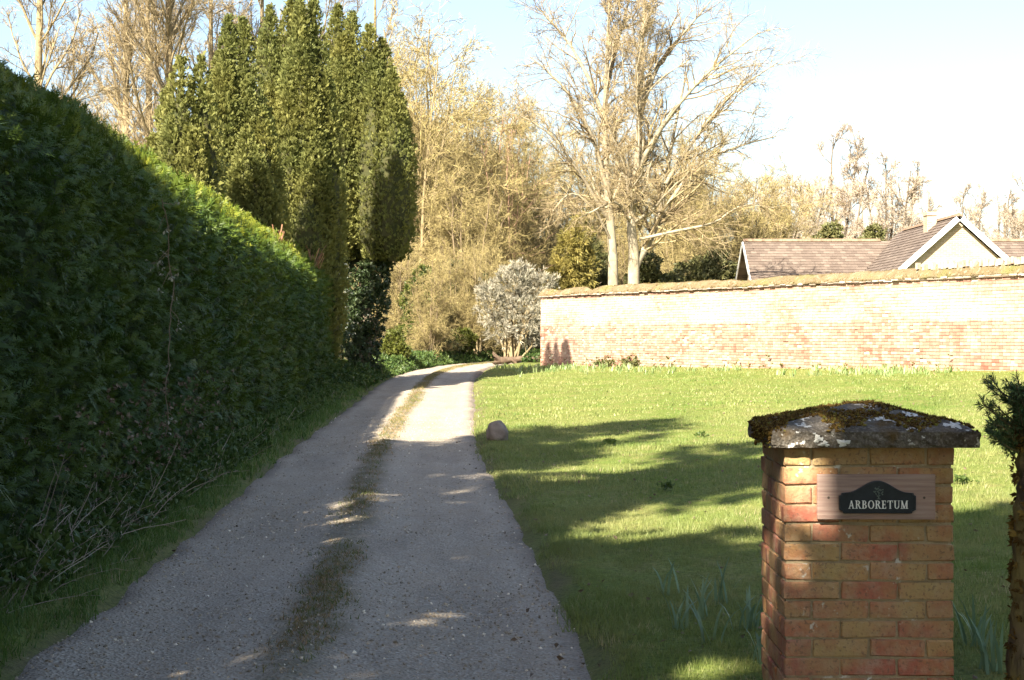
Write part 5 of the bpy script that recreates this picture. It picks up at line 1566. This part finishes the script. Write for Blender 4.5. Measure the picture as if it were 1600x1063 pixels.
shrub('low_bush', 'pale green bush under the ivy of the end yew', 'shrub', 616, 54, [(616, 535, 17, 24, 0), (626, 550, 16, 18, -.2), (606, 550, 14, 20, .1)], 1300, .09, MAT['bush_yellow'], 814, stems=5, bark='bark_tan')
shrub('dark_holly', 'dark brambly bush between the ivy column and the bend', 'shrub', 678, 62.5, [(682, 540, 22, 24, 0), (700, 548, 22, 18, .2), (672, 552, 16, 16, -.2)], 1600, .10, MAT['dark_leaf'], 815, stems=6)
shrub('golden_conifer', 'golden yellow conifer behind the end of the wall', 'conifer', 895, 80, [(893, 400, 26, 44, 0), (905, 370, 20, 36, .2), (880, 430, 26, 30, -.3), (915, 420, 18, 36, .2), (892, 455, 34, 44, 0)], 2300, .26, MAT['gold'], 816, up=-.3, proto=FEATHER, stems=3)
shrub('dark_conifer', 'dark green conifer between the golden conifer and the pale trunk', 'conifer', 930, 84, [(930, 425, 22, 40, 0), (920, 390, 18, 30, .3), (940, 460, 26, 40, 0)], 2200, .22, MAT['olive_leaf'], 817, up=-.2, proto=FEATHER, stems=3)
shrub('dark_holly', 'dark bush growing just behind the forked pale trunk', 'shrub', 1010, 80, [(1012, 420, 22, 26, 0), (1000, 450, 26, 36, .3), (1040, 455, 40, 30, .3)], 1900, .2, MAT['olive_leaf'], 818, stems=3)
shrub('round_evergreen', 'dark rounded evergreen peeping over the long bungalow roof', 'shrub', 1298, 112, [(1298, 366, 18, 18, 0), (1290, 380, 22, 22, 0), (1298, 420, 26, 50, 0)], 1500, .3, MAT['olive_leaf'], 819, stems=2)
shrub('round_evergreen', 'paler evergreen bush behind the roof near the wing valley', 'shrub', 1366, 114, [(1366, 368, 16, 16, 0), (1360, 385, 22, 20, 0), (1366, 430, 26, 50, 0)], 1300, .3, MAT['olive_leaf'], 820, stems=2, rb=(.3, 1))
shrub('shrub', 'grey-green undergrowth bush left of the silvery shrub', 'shrub', 745, 66, [(745, 540, 22, 22, 0), (765, 548, 18, 14, .2)], 1100, .11, MAT['olive_leaf'], 821, stems=4)
shrub('brown_bush', 'olive brown bush filling the edge behind the wall coping', 'shrub', 1100, 84, [(1080, 440, 40, 34, 0), (1120, 430, 40, 38, .5), (1160, 440, 30, 34, .6)], 2600, .2, MAT['olive_leaf'], 822, stems=7, rb=(.3, 1))

def build_log():
    rng = np.random.default_rng(830)
    Y = 60.0
    X0, X1 = px2x(778, Y), px2x(850, Y)
    g = gz1(X0, Y)
    t = thing('fallen_log', 'fallen brown log lying at the foot of the silvery shrub', 'log', ((X0+X1)/2, Y, g))
    inv = Matrix.Translation(-Vector(t.location))
    P, R = stem([(X0, Y, g + .20), (X0 + .5, Y + .1, g + .22), (X0 + 1.1, Y + .1, g + .26), (X1 + .3, Y + .2, g + .30)], .15, .07, 16)
    P = P + rng.normal(0, .015, P.shape); R = R * rng.uniform(.88, 1.12, R.shape)
    mb = MB(); V, F = tubes(P, R, 9); mb.add(V, F)
    V, F = tubes(*[q for q in stem([(X0 + .5, Y, g + .25), (X0 + .7, Y - .1, g + .05), (X0 + .8, Y - .2, g - .1)], .06, .04, 6)], 6); mb.add(V, F)
    o = link('stem', mb.mesh('stem', MAT['log'], True), t); o.matrix_parent_inverse = inv
    mb = MB()
    for k in range(9):
        a = k/9*6.28; e = (X0 - .12 + rng.normal(0, .1), Y + math.cos(a)*.32, max(g + .22 + math.sin(a)*.30, g - .02))
        V, F = tubes(*stem([(X0 + .12, Y, g + .2), (X0 - .05, Y + math.cos(a)*.16, g + .2 + math.sin(a)*.14), e], .12, .03, 7), 6); mb.add(V, F)
    o = link('root_plate', mb.mesh('root_plate', MAT['log'], True), t); o.matrix_parent_inverse = inv
build_log()

# ------------------------------------------------------------------ evergreen trees behind the camera and the hedge, which shade the gate
def shade_tree(label, x, y, H, r, z0, n, seed, size=.36):
    r = r*1.12
    rng = np.random.default_rng(seed); g = gz1(x, y)
    t = thing('evergreen_tree', label, 'tree', (x, y, g), 0, 'evergreens shading the gateway')
    blobs = []
    for k in range(13):
        f = k / 12; z = z0 + (H - z0)*f; rr = r*(1 - .62*f)*rng.uniform(.5, .95); a = rng.uniform(0, 6.28); off = r*(1 - .6*f)*rng.uniform(.1, .75)
        blobs.append((off*math.cos(a), off*math.sin(a), z, rr*.75, rr*.75, (H - z0)/13*1.25))
    mb = leafmass(rng, blobs, int(n*.72), size, TRIP, 0, .1)
    o = link('crown', mb.mesh('crown', MAT['dark_leaf']), t); o['kind'] = 'stuff'
    P, R = stem([(0,0,-.3), (.1,0,H*.4), (0,.1,H*.9)], .28, .05, 10)
    b = MB(); V, F = tubes(P, R, 9); b.add(V, F)
    C, CR = kids(rng, P, R, n=16, t0=.25, t1=1, ang=1.1, Lr=.25, K=5, wig=.1, trop=.03)
    V, F = tubes(C, CR, 5); b.add(V, F)
    link('trunk', b.mesh('trunk', MAT['bark_brown'], True), t)
shade_tree('tall evergreen out of view behind the near end of the hedge', -9.2, 6.8, 14.6, 2.9, 2.5, 2600, 901)
shade_tree('tall evergreen out of view just behind the near hedge end', -6.4, 2.0, 14.5, 3.0, 2.5, 2800, 902)
shade_tree('slender evergreen out of view between two taller ones behind the hedge', -7.7, 5.0, 14.2, 2.0, 3.0, 1900, 909)
shade_tree('small evergreen out of view at the near corner of the hedge', -5.3, 4.3, 11.6, 1.7, 3.0, 1500, 910)
shade_tree('low evergreen out of view right beside the photographer', -4.7, -.2, 10.5, 1.9, 2.5, 1700, 911)
shade_tree('slim evergreen out of view close behind the hedge', -7.0, 8.6, 13.6, 2.1, 3.0, 2000, 907)
shade_tree('evergreen out of view set well back behind the hedge', -10.4, 11.2, 10.6, 2.2, 2.5, 1600, 908)
shade_tree('tall evergreen out of view behind the photographer', -3.4, -1.8, 13.6, 2.9, 2.5, 4800, 903)
shade_tree('broad evergreen out of view beside the gate opening', .6, -3.4, 13.0, 2.8, 2.5, 2600, 904)
shade_tree('evergreen out of view across the lane from the gate', -7.4, -5.0, 14.0, 3.2, 2.0, 2600, 905)
shade_tree('evergreen out of view on the far side of the pier', 5.2, -5.0, 14.0, 2.6, 3.0, 2000, 906)

# ------------------------------------------------------------------ grass and gravel
def scatter_area(rng, n, dens, xmin, xmax, y0, y1):
    Y = rng.uniform(y0, y1, n); X = rng.uniform(0, 1, n)
    lo, hi = xmin(Y), xmax(Y)
    return lo + (hi - lo)*X, Y
def wall_side(X, Y):
    """> 0 in front of the sunny wall face"""
    return (X - WA[0])*WNRM[0] + (Y - WA[1])*WNRM[1]
def lawn_grass():
    rng = np.random.default_rng(1001)
    mb_all = MB()
    def patch(n, y0, y1, h, w, nb, spread, power=1.0):
        pr = [blade_clump(np.random.default_rng(q + 1010), nb, h, w, spread, .55) for q in range(6)]
        Y = y0 + (y1 - y0)*rng.uniform(0, 1, n)**power
        xr = np.interp(Y, RE[:10, 1], RE[:10, 0])
        X = xr - .05 + rng.uniform(0, 1, n)*(.325*Y + .3 - xr)
        sd, side = road_sd(X, Y)
        keep = (sd > 0.03 + .13*wnoise(X, Y, 71, 5, 3.0)) & (side > 0) & (wall_side(X, Y) > .05)
        keep |= (sd > .02) & (Y > 56) & (X < .96) & (side > 0)
        X, Y = X[keep], Y[keep]; m = len(X)
        T = np.stack([X, Y, ground_z(X, Y) - .004], -1)
        pv = wnoise(X, Y, 72, 4, .8)
        rv = np.clip(.42 + .22*pv + rng.normal(0, .2, m) + .35*(rng.uniform(size=m) < .05), 0, 1)
        S = rng.uniform(.65, 1.25, m) * (1 + .42*wnoise(X, Y, 73, 4, 1.7))
        b = bake(pr, rng.integers(0, 6, m), T, tilted(rng, m, .12), S, rv)
        for V, r in zip(b.v, b.r): pass
        off = mb_all.n
        for k, fl in b.f.items():
            mb_all.f.setdefault(k, []).extend([f + off for f in fl])
        mb_all.v += b.v; mb_all.r += b.r; mb_all.n += b.n
    patch(13000, 6.8, 14.0, .048, .0050, 11, .055, .9)
    patch(12500, 14.0, 26.0, .048, .009, 8, .08, .9)
    patch(12000, 26.0, 58.0, .045, .020, 6, .14, .95)
    tag(link('lawn_grass', mb_all.mesh('lawn_grass', MAT['grass'])), 'short spring grass of the lawn between drive and wall', 'grass', kind='stuff')
lawn_grass()

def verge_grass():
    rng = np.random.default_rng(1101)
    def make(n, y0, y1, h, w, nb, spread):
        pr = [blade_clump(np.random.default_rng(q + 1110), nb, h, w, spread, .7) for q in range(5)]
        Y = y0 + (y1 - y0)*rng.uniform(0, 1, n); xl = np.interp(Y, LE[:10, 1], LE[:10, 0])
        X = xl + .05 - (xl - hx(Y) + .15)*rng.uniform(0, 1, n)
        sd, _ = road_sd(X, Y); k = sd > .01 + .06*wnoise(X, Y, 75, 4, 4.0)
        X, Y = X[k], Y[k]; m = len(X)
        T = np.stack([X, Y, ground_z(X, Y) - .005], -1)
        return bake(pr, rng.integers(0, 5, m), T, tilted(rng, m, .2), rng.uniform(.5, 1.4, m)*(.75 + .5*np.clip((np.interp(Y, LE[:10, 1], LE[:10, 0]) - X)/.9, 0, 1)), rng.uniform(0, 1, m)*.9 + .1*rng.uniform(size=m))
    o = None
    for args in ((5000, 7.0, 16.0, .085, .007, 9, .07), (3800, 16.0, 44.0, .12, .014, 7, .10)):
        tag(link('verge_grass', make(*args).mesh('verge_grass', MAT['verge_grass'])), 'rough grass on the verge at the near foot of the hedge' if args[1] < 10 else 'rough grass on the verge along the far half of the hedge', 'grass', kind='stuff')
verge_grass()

def strip_grass():
    rng = np.random.default_rng(1201)
    pr = [blade_clump(np.random.default_rng(q + 1210), 9, .036, .008, .05, 1.0) for q in range(5)]
    n = 6500
    v = rng.uniform(20, 330, n); uu = STRIP_C + rng.normal(0, .026, n) + .012*wnoise(v*.2, v*.05, 83, 3, 1.0)
    P = road_pt(v, np.clip(uu, 0, 1))
    k = (wnoise(P[:, 0]*1.2, P[:, 1], 81, 4, 2.2) + .25*np.clip((P[:, 1] - 11)/8, -.8, 1.2) + .45*rng.normal(0, 1, n) > .05)
    P = P[k]; m = len(P)
    far = np.clip((P[:, 1] - 10)/25, 0, 1)
    mb = bake(pr, rng.integers(0, 5, m), P - [0, 0, .004], tilted(rng, m, .25), rng.uniform(.5, 1.2, m)*(1 + .5*far), rng.uniform(0, .95, m))
    tag(link('strip_grass', mb.mesh('strip_grass', MAT['strip_grass'])), 'patchy worn grass growing between the wheel tracks', 'grass', kind='stuff')
strip_grass()

def gravel_stones():
    rng = np.random.default_rng(1301)
    pr = [octa(np.random.default_rng(q + 1310)) for q in range(6)]
    n = 22000
    v = rng.uniform(18, 200, n)**1.0; uu = rng.uniform(.05, .95, n)
    P = road_pt(v, uu)
    dens = wnoise(P[:, 0]*1.1, P[:, 1]*.7, 82, 5, 1.5) + .35*np.exp(-((uu - .40)/.06)**2) + .35*np.exp(-((uu - .62)/.06)**2) + .3*np.exp(-((uu - .93)/.05)**2)
    k = (dens > rng.uniform(-.7, .8, n)) & (P[:, 1] > 6.8) & (P[:, 1] < 28)
    P = P[k]; m = len(P)
    S = .004 + .010*rng.uniform(0, 1, m)**3
    rv = np.clip(rng.normal(.45, .22, m) + .5*(rng.uniform(size=m) < .06), 0, 1)
    mb = bake(pr, rng.integers(0, 6, m), P + [0, 0, .002], basis(rng.normal(size=(m, 3)), rng), S, rv)
    tag(link('gravel_stones', mb.mesh('gravel_stones', MAT['pebble'])), 'loose gravel stones scattered over the drive', 'gravel', kind='stuff')
gravel_stones()

# ------------------------------------------------------------------ verge plants and dead stalks
def dead_stalks():
    rng = np.random.default_rng(1401)
    n = 380
    Y = np.concatenate([rng.uniform(8.6, 13.5, 210), rng.uniform(13.5, 19, 120), rng.uniform(19, 34, 50)])
    X = hx(Y) + rng.uniform(.0, .75, n)
    T = np.stack([X, Y, ground_z(X, Y)], -1)
    d = nrm(np.stack([rng.normal(.10, .22, n), rng.normal(.95, .35, n), rng.uniform(.05, .50, n)], -1))
    L = rng.uniform(.3, .95, n) * np.where(Y > 13.5, .8, 1)
    P = path(rng, T, d, L, 6, .06, -.05)
    z = ground_z(P[..., 0], P[..., 1]); P[..., 2] = np.maximum(P[..., 2], z + .015)
    R = rng.uniform(.002, .0045, n)[:, None]*np.linspace(1, .5, 6)[None]
    mb = MB(); V, F = tubes(P, R, 4); mb.add(V, F, np.repeat(rng.uniform(0, 1, n), 24))
    C, CR = kids(rng, P[:200], R[:200], n=2, t0=.4, t1=1, ang=.6, Lr=.3, K=3, wig=.1, trop=0, rmin=.002)
    V, F = tubes(C, CR, 3); mb.add(V, F, .7)
    tag(link('dead_stalks', mb.mesh('dead_stalks', MAT['stalk'])), 'tangle of dry tan stalks leaning over the verge below the hedge', 'dead stalks', kind='stuff')
    # brambles, withered leaves and green weeds among them
    n = 2600
    Y = np.concatenate([rng.uniform(9.0, 20, 1700), rng.uniform(20, 42, 900)]); X = hx(Y) + rng.uniform(.05, .75, n)
    T = np.stack([X, Y, ground_z(X, Y) + np.abs(rng.normal(0, .10, n))], -1)
    mb = bake(LEAFP, rng.integers(0, 4, n), T, basis(rng.normal(0, .6, (n, 3)) + [.2, 0, 1], rng), rng.uniform(.04, .085, n), rng.uniform(0, 1, n))
    tag(link('verge_weeds', mb.mesh('verge_weeds', MAT['cover'])), 'leafy green weeds on the shaded verge under the hedge', 'weeds', kind='stuff')
    n = 240
    Y = rng.normal(15.5, 2.0, n); X = hx(Y) + rng.uniform(.1, .4, n)
    T = np.stack([X, Y, ground_z(X, Y) + rng.uniform(.1, .95, n)], -1)
    mb = bake(LEAFP, rng.integers(0, 4, n), T, basis(rng.normal(size=(n, 3)) + [.5, 0, -.5], rng), rng.uniform(.02, .05, n), rng.uniform(0, 1, n))
    tag(link('withered_leaves', mb.mesh('withered_leaves', MAT['dead_leaf'])), 'withered brown leaves caught at the foot of the hedge', 'dead leaves', kind='stuff')
dead_stalks()

def ground_cover():
    rng = np.random.default_rng(1501)
    n = 5000
    # along the west verge from the hedge end round the bend
    v = rng.uniform(190, 385, n)
    i = v.astype(int); off = rng.uniform(.05, 1, n)**1.2
    dirw = -dirv[i]
    c = LEs[i] + dirw*(.05 + off*1.5)[:, None]
    k = c[:, 1] > 36
    c = c[k]; off = off[k]; n = len(c)
    T = np.stack([c[:, 0], c[:, 1], ground_z(c[:, 0], c[:, 1]) + .03 + rng.uniform(0, .32, n)*np.clip(off*3, .3, 1)], -1)
    mb = bake(LEAFP, rng.integers(0, 4, n), T, basis(rng.normal(0, .45, (n, 3)) + [0, 0, 1], rng), rng.uniform(.07, .14, n), rng.uniform(0, 1, n))
    tag(link('ground_cover', mb.mesh('ground_cover', MAT['cover'])), 'leafy green ground cover along the outer verge of the drive bend', 'ground cover', kind='stuff')
    n = 2600
    X = rng.uniform(-.6, 3.0, n); Y = rng.uniform(59.5, 66, n)
    sd, side = road_sd(X, Y); k = (sd > .1)
    X, Y = X[k], Y[k]; n = len(X)
    T = np.stack([X, Y, ground_z(X, Y) + rng.uniform(0, .25, n)], -1)
    mb = bake(LEAFP, rng.integers(0, 4, n), T, basis(rng.normal(0, .45, (n, 3)) + [0, 0, 1], rng), rng.uniform(.07, .13, n), rng.uniform(0, .7, n))
    tag(link('ground_cover', mb.mesh('ground_cover', MAT['cover'])), 'green ground cover in the shade around the fallen log', 'ground cover', kind='stuff')
ground_cover()

# ------------------------------------------------------------------ daffodil leaves
def strap_clump(rng, n, h, w):
    """strap leaves bending outward, three quads each"""
    V, F = [], []
    for k in range(n):
        a = rng.uniform(0, 6.283); L = h*rng.uniform(.6, 1.15); be = rng.uniform(.15, 1.1)
        p = np.array([rng.normal(0, .03), rng.normal(0, .03), -.01]); el = 1.5 - rng.uniform(0, .35)
        s = np.array([-math.sin(a), math.cos(a), 0])*w/2
        K = 5; i0 = len(V)
        for q in range(K):
            ww = (1.0, 1.0, .95, .75, .15)[q]
            V += [p - s*ww, p + s*ww]
            e = el - be*(q/(K-1))**1.5*1.2
            p = p + np.array([math.cos(a)*math.cos(e), math.sin(a)*math.cos(e), math.sin(e)])*L/(K-1)
        for q in range(K-1):
            b = i0 + q*2; F.append((b, b+1, b+3, b+2))
    return np.array(V), np.array(F)
def daffodils():
    rng = np.random.default_rng(1601)
    spots = [(1062, 985, 7, 'spindly daffodil leaves furthest from the gate pier'), (1100, 965, 8, 'daffodil leaf clump midway across the grass before the pier'),
             (1130, 945, 9, 'upright daffodil leaves second back beside the pier'), (1172, 985, 13, 'largest daffodil leaf clump touching the pier side'),
             (1180, 1040, 8, 'daffodil leaves at the foot of the pier'), (1110, 1005, 5, 'few short daffodil leaves in front of the others'),
             (1520, 1010, 14, 'daffodil leaf clump between the pier and the mossy trunk'), (1548, 1050, 12, 'daffodil leaves close against the mossy trunk'), (1042, 930, 5, 'thin daffodil leaves near the shaded lawn patch')]
    for k, (px, py, n, lab) in enumerate(spots):
        Y = 8.0
        for it in range(6):
            X = px2x(px, Y); Y = 2600*(EYE - gz1(X, Y))/(py - 527)
        V, F = strap_clump(rng, n, .25, .016)
        o = link('daffodil_clump', build_mesh('daffodil_clump', V, [F], MAT['daff'], False, np.repeat(rng.uniform(0, 1, n), 10)))
        o.location = (X, Y, gz1(X, Y))
        tag(o, lab, 'daffodil', 'daffodil leaf clumps near the pier')
    # the drift of leaves in front of the wall, past counting
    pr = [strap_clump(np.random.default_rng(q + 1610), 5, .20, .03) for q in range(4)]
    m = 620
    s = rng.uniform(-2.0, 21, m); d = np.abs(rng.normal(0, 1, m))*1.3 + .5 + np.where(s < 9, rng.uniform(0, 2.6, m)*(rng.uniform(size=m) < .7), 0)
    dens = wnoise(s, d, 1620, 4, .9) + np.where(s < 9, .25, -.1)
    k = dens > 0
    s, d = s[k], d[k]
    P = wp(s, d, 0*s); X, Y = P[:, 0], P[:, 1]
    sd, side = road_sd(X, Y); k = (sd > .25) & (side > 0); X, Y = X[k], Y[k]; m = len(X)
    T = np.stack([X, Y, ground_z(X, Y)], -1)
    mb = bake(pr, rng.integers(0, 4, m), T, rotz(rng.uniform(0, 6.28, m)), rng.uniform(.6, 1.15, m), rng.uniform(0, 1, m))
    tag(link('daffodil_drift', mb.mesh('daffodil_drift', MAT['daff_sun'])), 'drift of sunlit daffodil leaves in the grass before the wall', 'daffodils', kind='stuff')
    # weeds against the foot of the wall
    n = 260
    s = np.concatenate([rng.normal(6.1, .25, 110), rng.normal(4.6, .3, 90), rng.uniform(0, 20, 60)]); d = .1 + np.abs(rng.normal(0, .12, n))
    P = wp(s, d, 0*s); T = np.stack([P[:, 0], P[:, 1], ground_z(P[:, 0], P[:, 1]) + np.abs(rng.normal(0, .14, n))], -1)
    mb = bake(LEAFP, rng.integers(0, 4, n), T, basis(rng.normal(0, .5, (n, 3)) + [0, 0, 1], rng), rng.uniform(.06, .12, n), rng.uniform(0, 1, n))
    tag(link('wall_weeds', mb.mesh('wall_weeds', MAT['olive_leaf'])), 'low weeds growing against the foot of the brick wall', 'weeds', kind='stuff')
daffodils()

def lawn_weeds():
    rng = np.random.default_rng(1701)
    for (px, py, n, lab) in [(953, 697, 26, 'dark leafy weed tuft in the lawn beyond the boulder'), (1040, 768, 20, 'leafy weed tuft at the shadow edge on the lawn'), (1505, 757, 20, 'leafy weed in the lawn just beside the pier cap'), (1095, 684, 14, 'small weed tuft far out on the sunlit lawn')]:
        Y = 18.0
        for it in range(8):
            X = px2x(px, Y); Y = 2600*(EYE - gz1(X, Y))/(py - 527)
        T = np.stack([rng.normal(0, .04, n), rng.normal(0, .04, n), rng.uniform(0, .05, n)], -1)
        mb = bake(LEAFP, rng.integers(0, 4, n), T, basis(rng.normal(0, .8, (n, 3)) + [0, 0, 1], rng), rng.uniform(.03, .055, n), rng.uniform(.4, 1, n))
        o = link('weed_tuft', mb.mesh('weed_tuft', MAT['cover'])); o.location = (X, Y, gz1(X, Y) + .02)
        tag(o, lab, 'weed', 'weed tufts in the lawn')
lawn_weeds()

def litter():
    rng = np.random.default_rng(1751)
    n = 520
    Y = 7 + 22*rng.uniform(0, 1, n)**1.4; X = -2.4 + rng.uniform(0, 1, n)*(.32*Y + 2.4)
    sd, side = road_sd(X, Y); k = (np.abs(sd) < .35) | ((sd > 0) & (side > 0))
    X, Y = X[k], Y[k]; n = len(X)
    T = np.stack([X, Y, np.where(road_sd(X, Y)[0] < 0, base_z(X, Y), ground_z(X, Y)) + .02], -1)
    mb = bake([diamond(1, .6, .15)], np.zeros(n, int), T, basis(rng.normal(size=(n, 3))*[1, 1, .3], rng), rng.uniform(.018, .05, n), rng.uniform(0, 1, n))
    tag(link('fallen_leaves', mb.mesh('fallen_leaves', MAT['dead_leaf'])), 'dry brown leaves scattered on the lawn and drive edges', 'leaves', kind='stuff')
litter()

# ------------------------------------------------------------------ boulder beside the drive
def boulder():
    import bmesh
    Y = 21.6; X = px2x(777, Y); g = gz1(X, Y)
    bm = bmesh.new(); bmesh.ops.create_icosphere(bm, subdivisions=4, radius=1)
    V = np.array([v.co[:] for v in bm.verts])
    n = .10*wnoise(V[:, 0] + V[:, 2]*.7, V[:, 1] - V[:, 2], 1801, 4, 1.9) + .03*wnoise(V[:, 0] - V[:, 1], V[:, 2]*1.3, 1802, 4, 6)
    W = V*(1 + n)[:, None]
    # flattened planes, steep on the drive side, sloping on the lawn side
    for (nx_, ny_, nz_, d) in ((-.95, -.2, .25, .78), (.72, -.2, .66, .74), (.1, -.95, .2, .80), (-.25, .1, .95, .86), (.95, .2, .05, .85)):
        q = np.array([nx_, ny_, nz_]); q = q/np.linalg.norm(q); e = W @ q - d
        W = W - np.outer(np.clip(e, 0, None)*.85, q)
    W = W*np.array([.155, .14, .165]) + np.array([0, 0, .10])
    for v, c in zip(bm.verts, W): v.co = c
    me = bpy.data.meshes.new('boulder'); bm.to_mesh(me); bm.free(); me.materials.append(MAT['boulder'])
    me.polygons.foreach_set('use_smooth', np.ones(len(me.polygons), bool))
    o = link('boulder', me); o.location = (X, Y, g)
    tag(o, 'brown boulder on the grass edge beside the gravel drive', 'boulder')
boulder()

# ------------------------------------------------------------------ mossy conifer trunk by the pier
def right_conifer():
    rng = np.random.default_rng(1901)
    Y = 6.35; X = px2x(1606, Y); g = gz1(X, Y)
    t = thing('young_conifer', 'mossy conifer trunk with short needled sprigs next to the gate pier', 'conifer', (X, Y, g))
    P, R = stem([(-.015, 0, -.1), (-.012, 0, .4), (.0, 0, .8), (.012, 0, 1.1), (.02, 0, 1.22)], .062, .035, 40)
    R = R*(1 + .10*rng.normal(0, 1, R.shape))
    b = MB(); V, F = tubes(P, R, 16)
    V = V + rng.normal(0, .004, V.shape); b.add(V, F)
    link('trunk', b.mesh('trunk', MAT['mossy_bark'], True), t)
    # flakes of moss and bark
    n = 420
    z = rng.uniform(0, 1.25, n); a = rng.uniform(0, 6.28, n)
    T = np.stack([np.interp(z, [0, 1.2], [-.013, .014]) + .058*np.cos(a), .058*np.sin(a), z], -1)
    d = np.stack([np.cos(a), np.sin(a), rng.normal(-.3, .5, n)], -1)
    mb = bake(LEAFP, rng.integers(0, 4, n), T, basis(d, rng), rng.uniform(.012, .034, n), rng.uniform(0, .8, n))
    o = link('bark_flakes', mb.mesh('bark_flakes', MAT['moss']), t); o['kind'] = 'stuff'
    # needled branches
    L0 = lambda px, py, dy=0: np.array([px2x(px, Y + dy) - X, dy, px2z(py, Y + dy) - g])
    br = [[(1600, 735), (1578, 705), (1558, 682), (1543, 672)], [(1600, 720), (1585, 690), (1568, 668), (1552, 664)], [(1605, 700), (1592, 660), (1583, 640), (1585, 612)],
          [(1605, 700), (1596, 650), (1597, 625), (1580, 605)], [(1605, 720), (1588, 700), (1575, 690), (1556, 690)], [(1608, 690), (1604, 650), (1602, 620), (1598, 606)],
          [(1610, 690), (1620, 660), (1630, 640), (1640, 622)], [(1610, 720), (1635, 690), (1655, 680), (1670, 670)]]
    Ps = []
    for q, bb in enumerate(br):
        dy = rng.uniform(-.12, .05)
        Ps.append(resample(np.array([L0(p[0], p[1], dy*k/3) for k, p in enumerate(bb)]), 10))
    for q in range(40):
        a = rng.uniform(0, 6.28); z = rng.uniform(1.02, 1.22); L = rng.uniform(.10, .20)
        e = np.array([math.cos(a)*L, math.sin(a)*L, z + rng.uniform(.05, .16)]); s = np.array([.014, 0, z])
        Ps.append(resample(np.stack([s, s*.5 + e*.5 + [0, 0, -.02], e]), 10))
    P = np.stack(Ps); R = np.full(P.shape[:2], .004)*np.linspace(1.3, .5, 10)[None]
    C, CR = kids(rng, P, R, n=7, t0=.25, t1=.98, ang=.75, Lr=.30, K=6, wig=.08, trop=.04, rmin=.0015)
    b = MB(); V, F = tubes(P, R, 5); b.add(V, F); V, F = tubes(C, CR, 4); b.add(V, F)
    link('branches', b.mesh('branches', MAT['mossy_bark']), t)
    # needles along all of them
    dv, df = diamond(1, .12, .0, .4)
    Ts, Ds = [], []
    for (Q, m) in ((P, 60), (C, 22)):
        k = np.repeat(np.arange(len(Q)), m); tt = rng.uniform(.2, 1, len(k))*(Q.shape[1]-1); i = np.minimum(tt.astype(int), Q.shape[1]-2); a = (tt - i)[:, None]
        o_ = Q[k, i]*(1-a) + Q[k, i+1]*a; tan = nrm(Q[k, i+1] - Q[k, i])
        q = rng.normal(size=tan.shape); q = nrm(q - (q*tan).sum(-1, keepdims=True)*tan)
        Ts.append(o_); Ds.append(tan*.75 + q*.75)
    T = np.concatenate(Ts); D = np.concatenate(Ds); n = len(T)
    mb = bake([(dv, df)], np.zeros(n, int), T, basis(D, rng), rng.uniform(.018, .032, n), rng.uniform(0, 1, n))
    o = link('needles', mb.mesh('needles', MAT['needle']), t); o['kind'] = 'stuff'
right_conifer()

# dead reddish twigs poking out where hedge and yew meet
def red_twigs():
    rng = np.random.default_rng(2001)
    for (px, py, Y, lab) in ((432, 372, 32.5, 'small reddish dead twig tuft above the hedge, further from the drive'), (488, 400, 37.5, 'larger reddish dead twig tuft above the hedge near the end yew')):
        X = px2x(px, Y); z = px2z(py, Y) - .3; n = 46
        T = np.zeros((n, 3)) + rng.normal(0, .07, (n, 3))
        P = path(rng, T, nrm(rng.normal(0, .3, (n, 3)) + [0, 0, 1]), rng.uniform(.15, .5, n), 5, .15, .02)
        V, F = ribbons(P, np.full((n, 5), .011), rng)
        o = link('dead_twigs', build_mesh('dead_twigs', V, [F], MAT['red_twig'], False, np.repeat(rng.uniform(0, 1, n), 10)))
        o.location = (X, Y, z)
        tag(o, lab, 'dead twigs', 'reddish dead twigs over the hedge')
red_twigs()
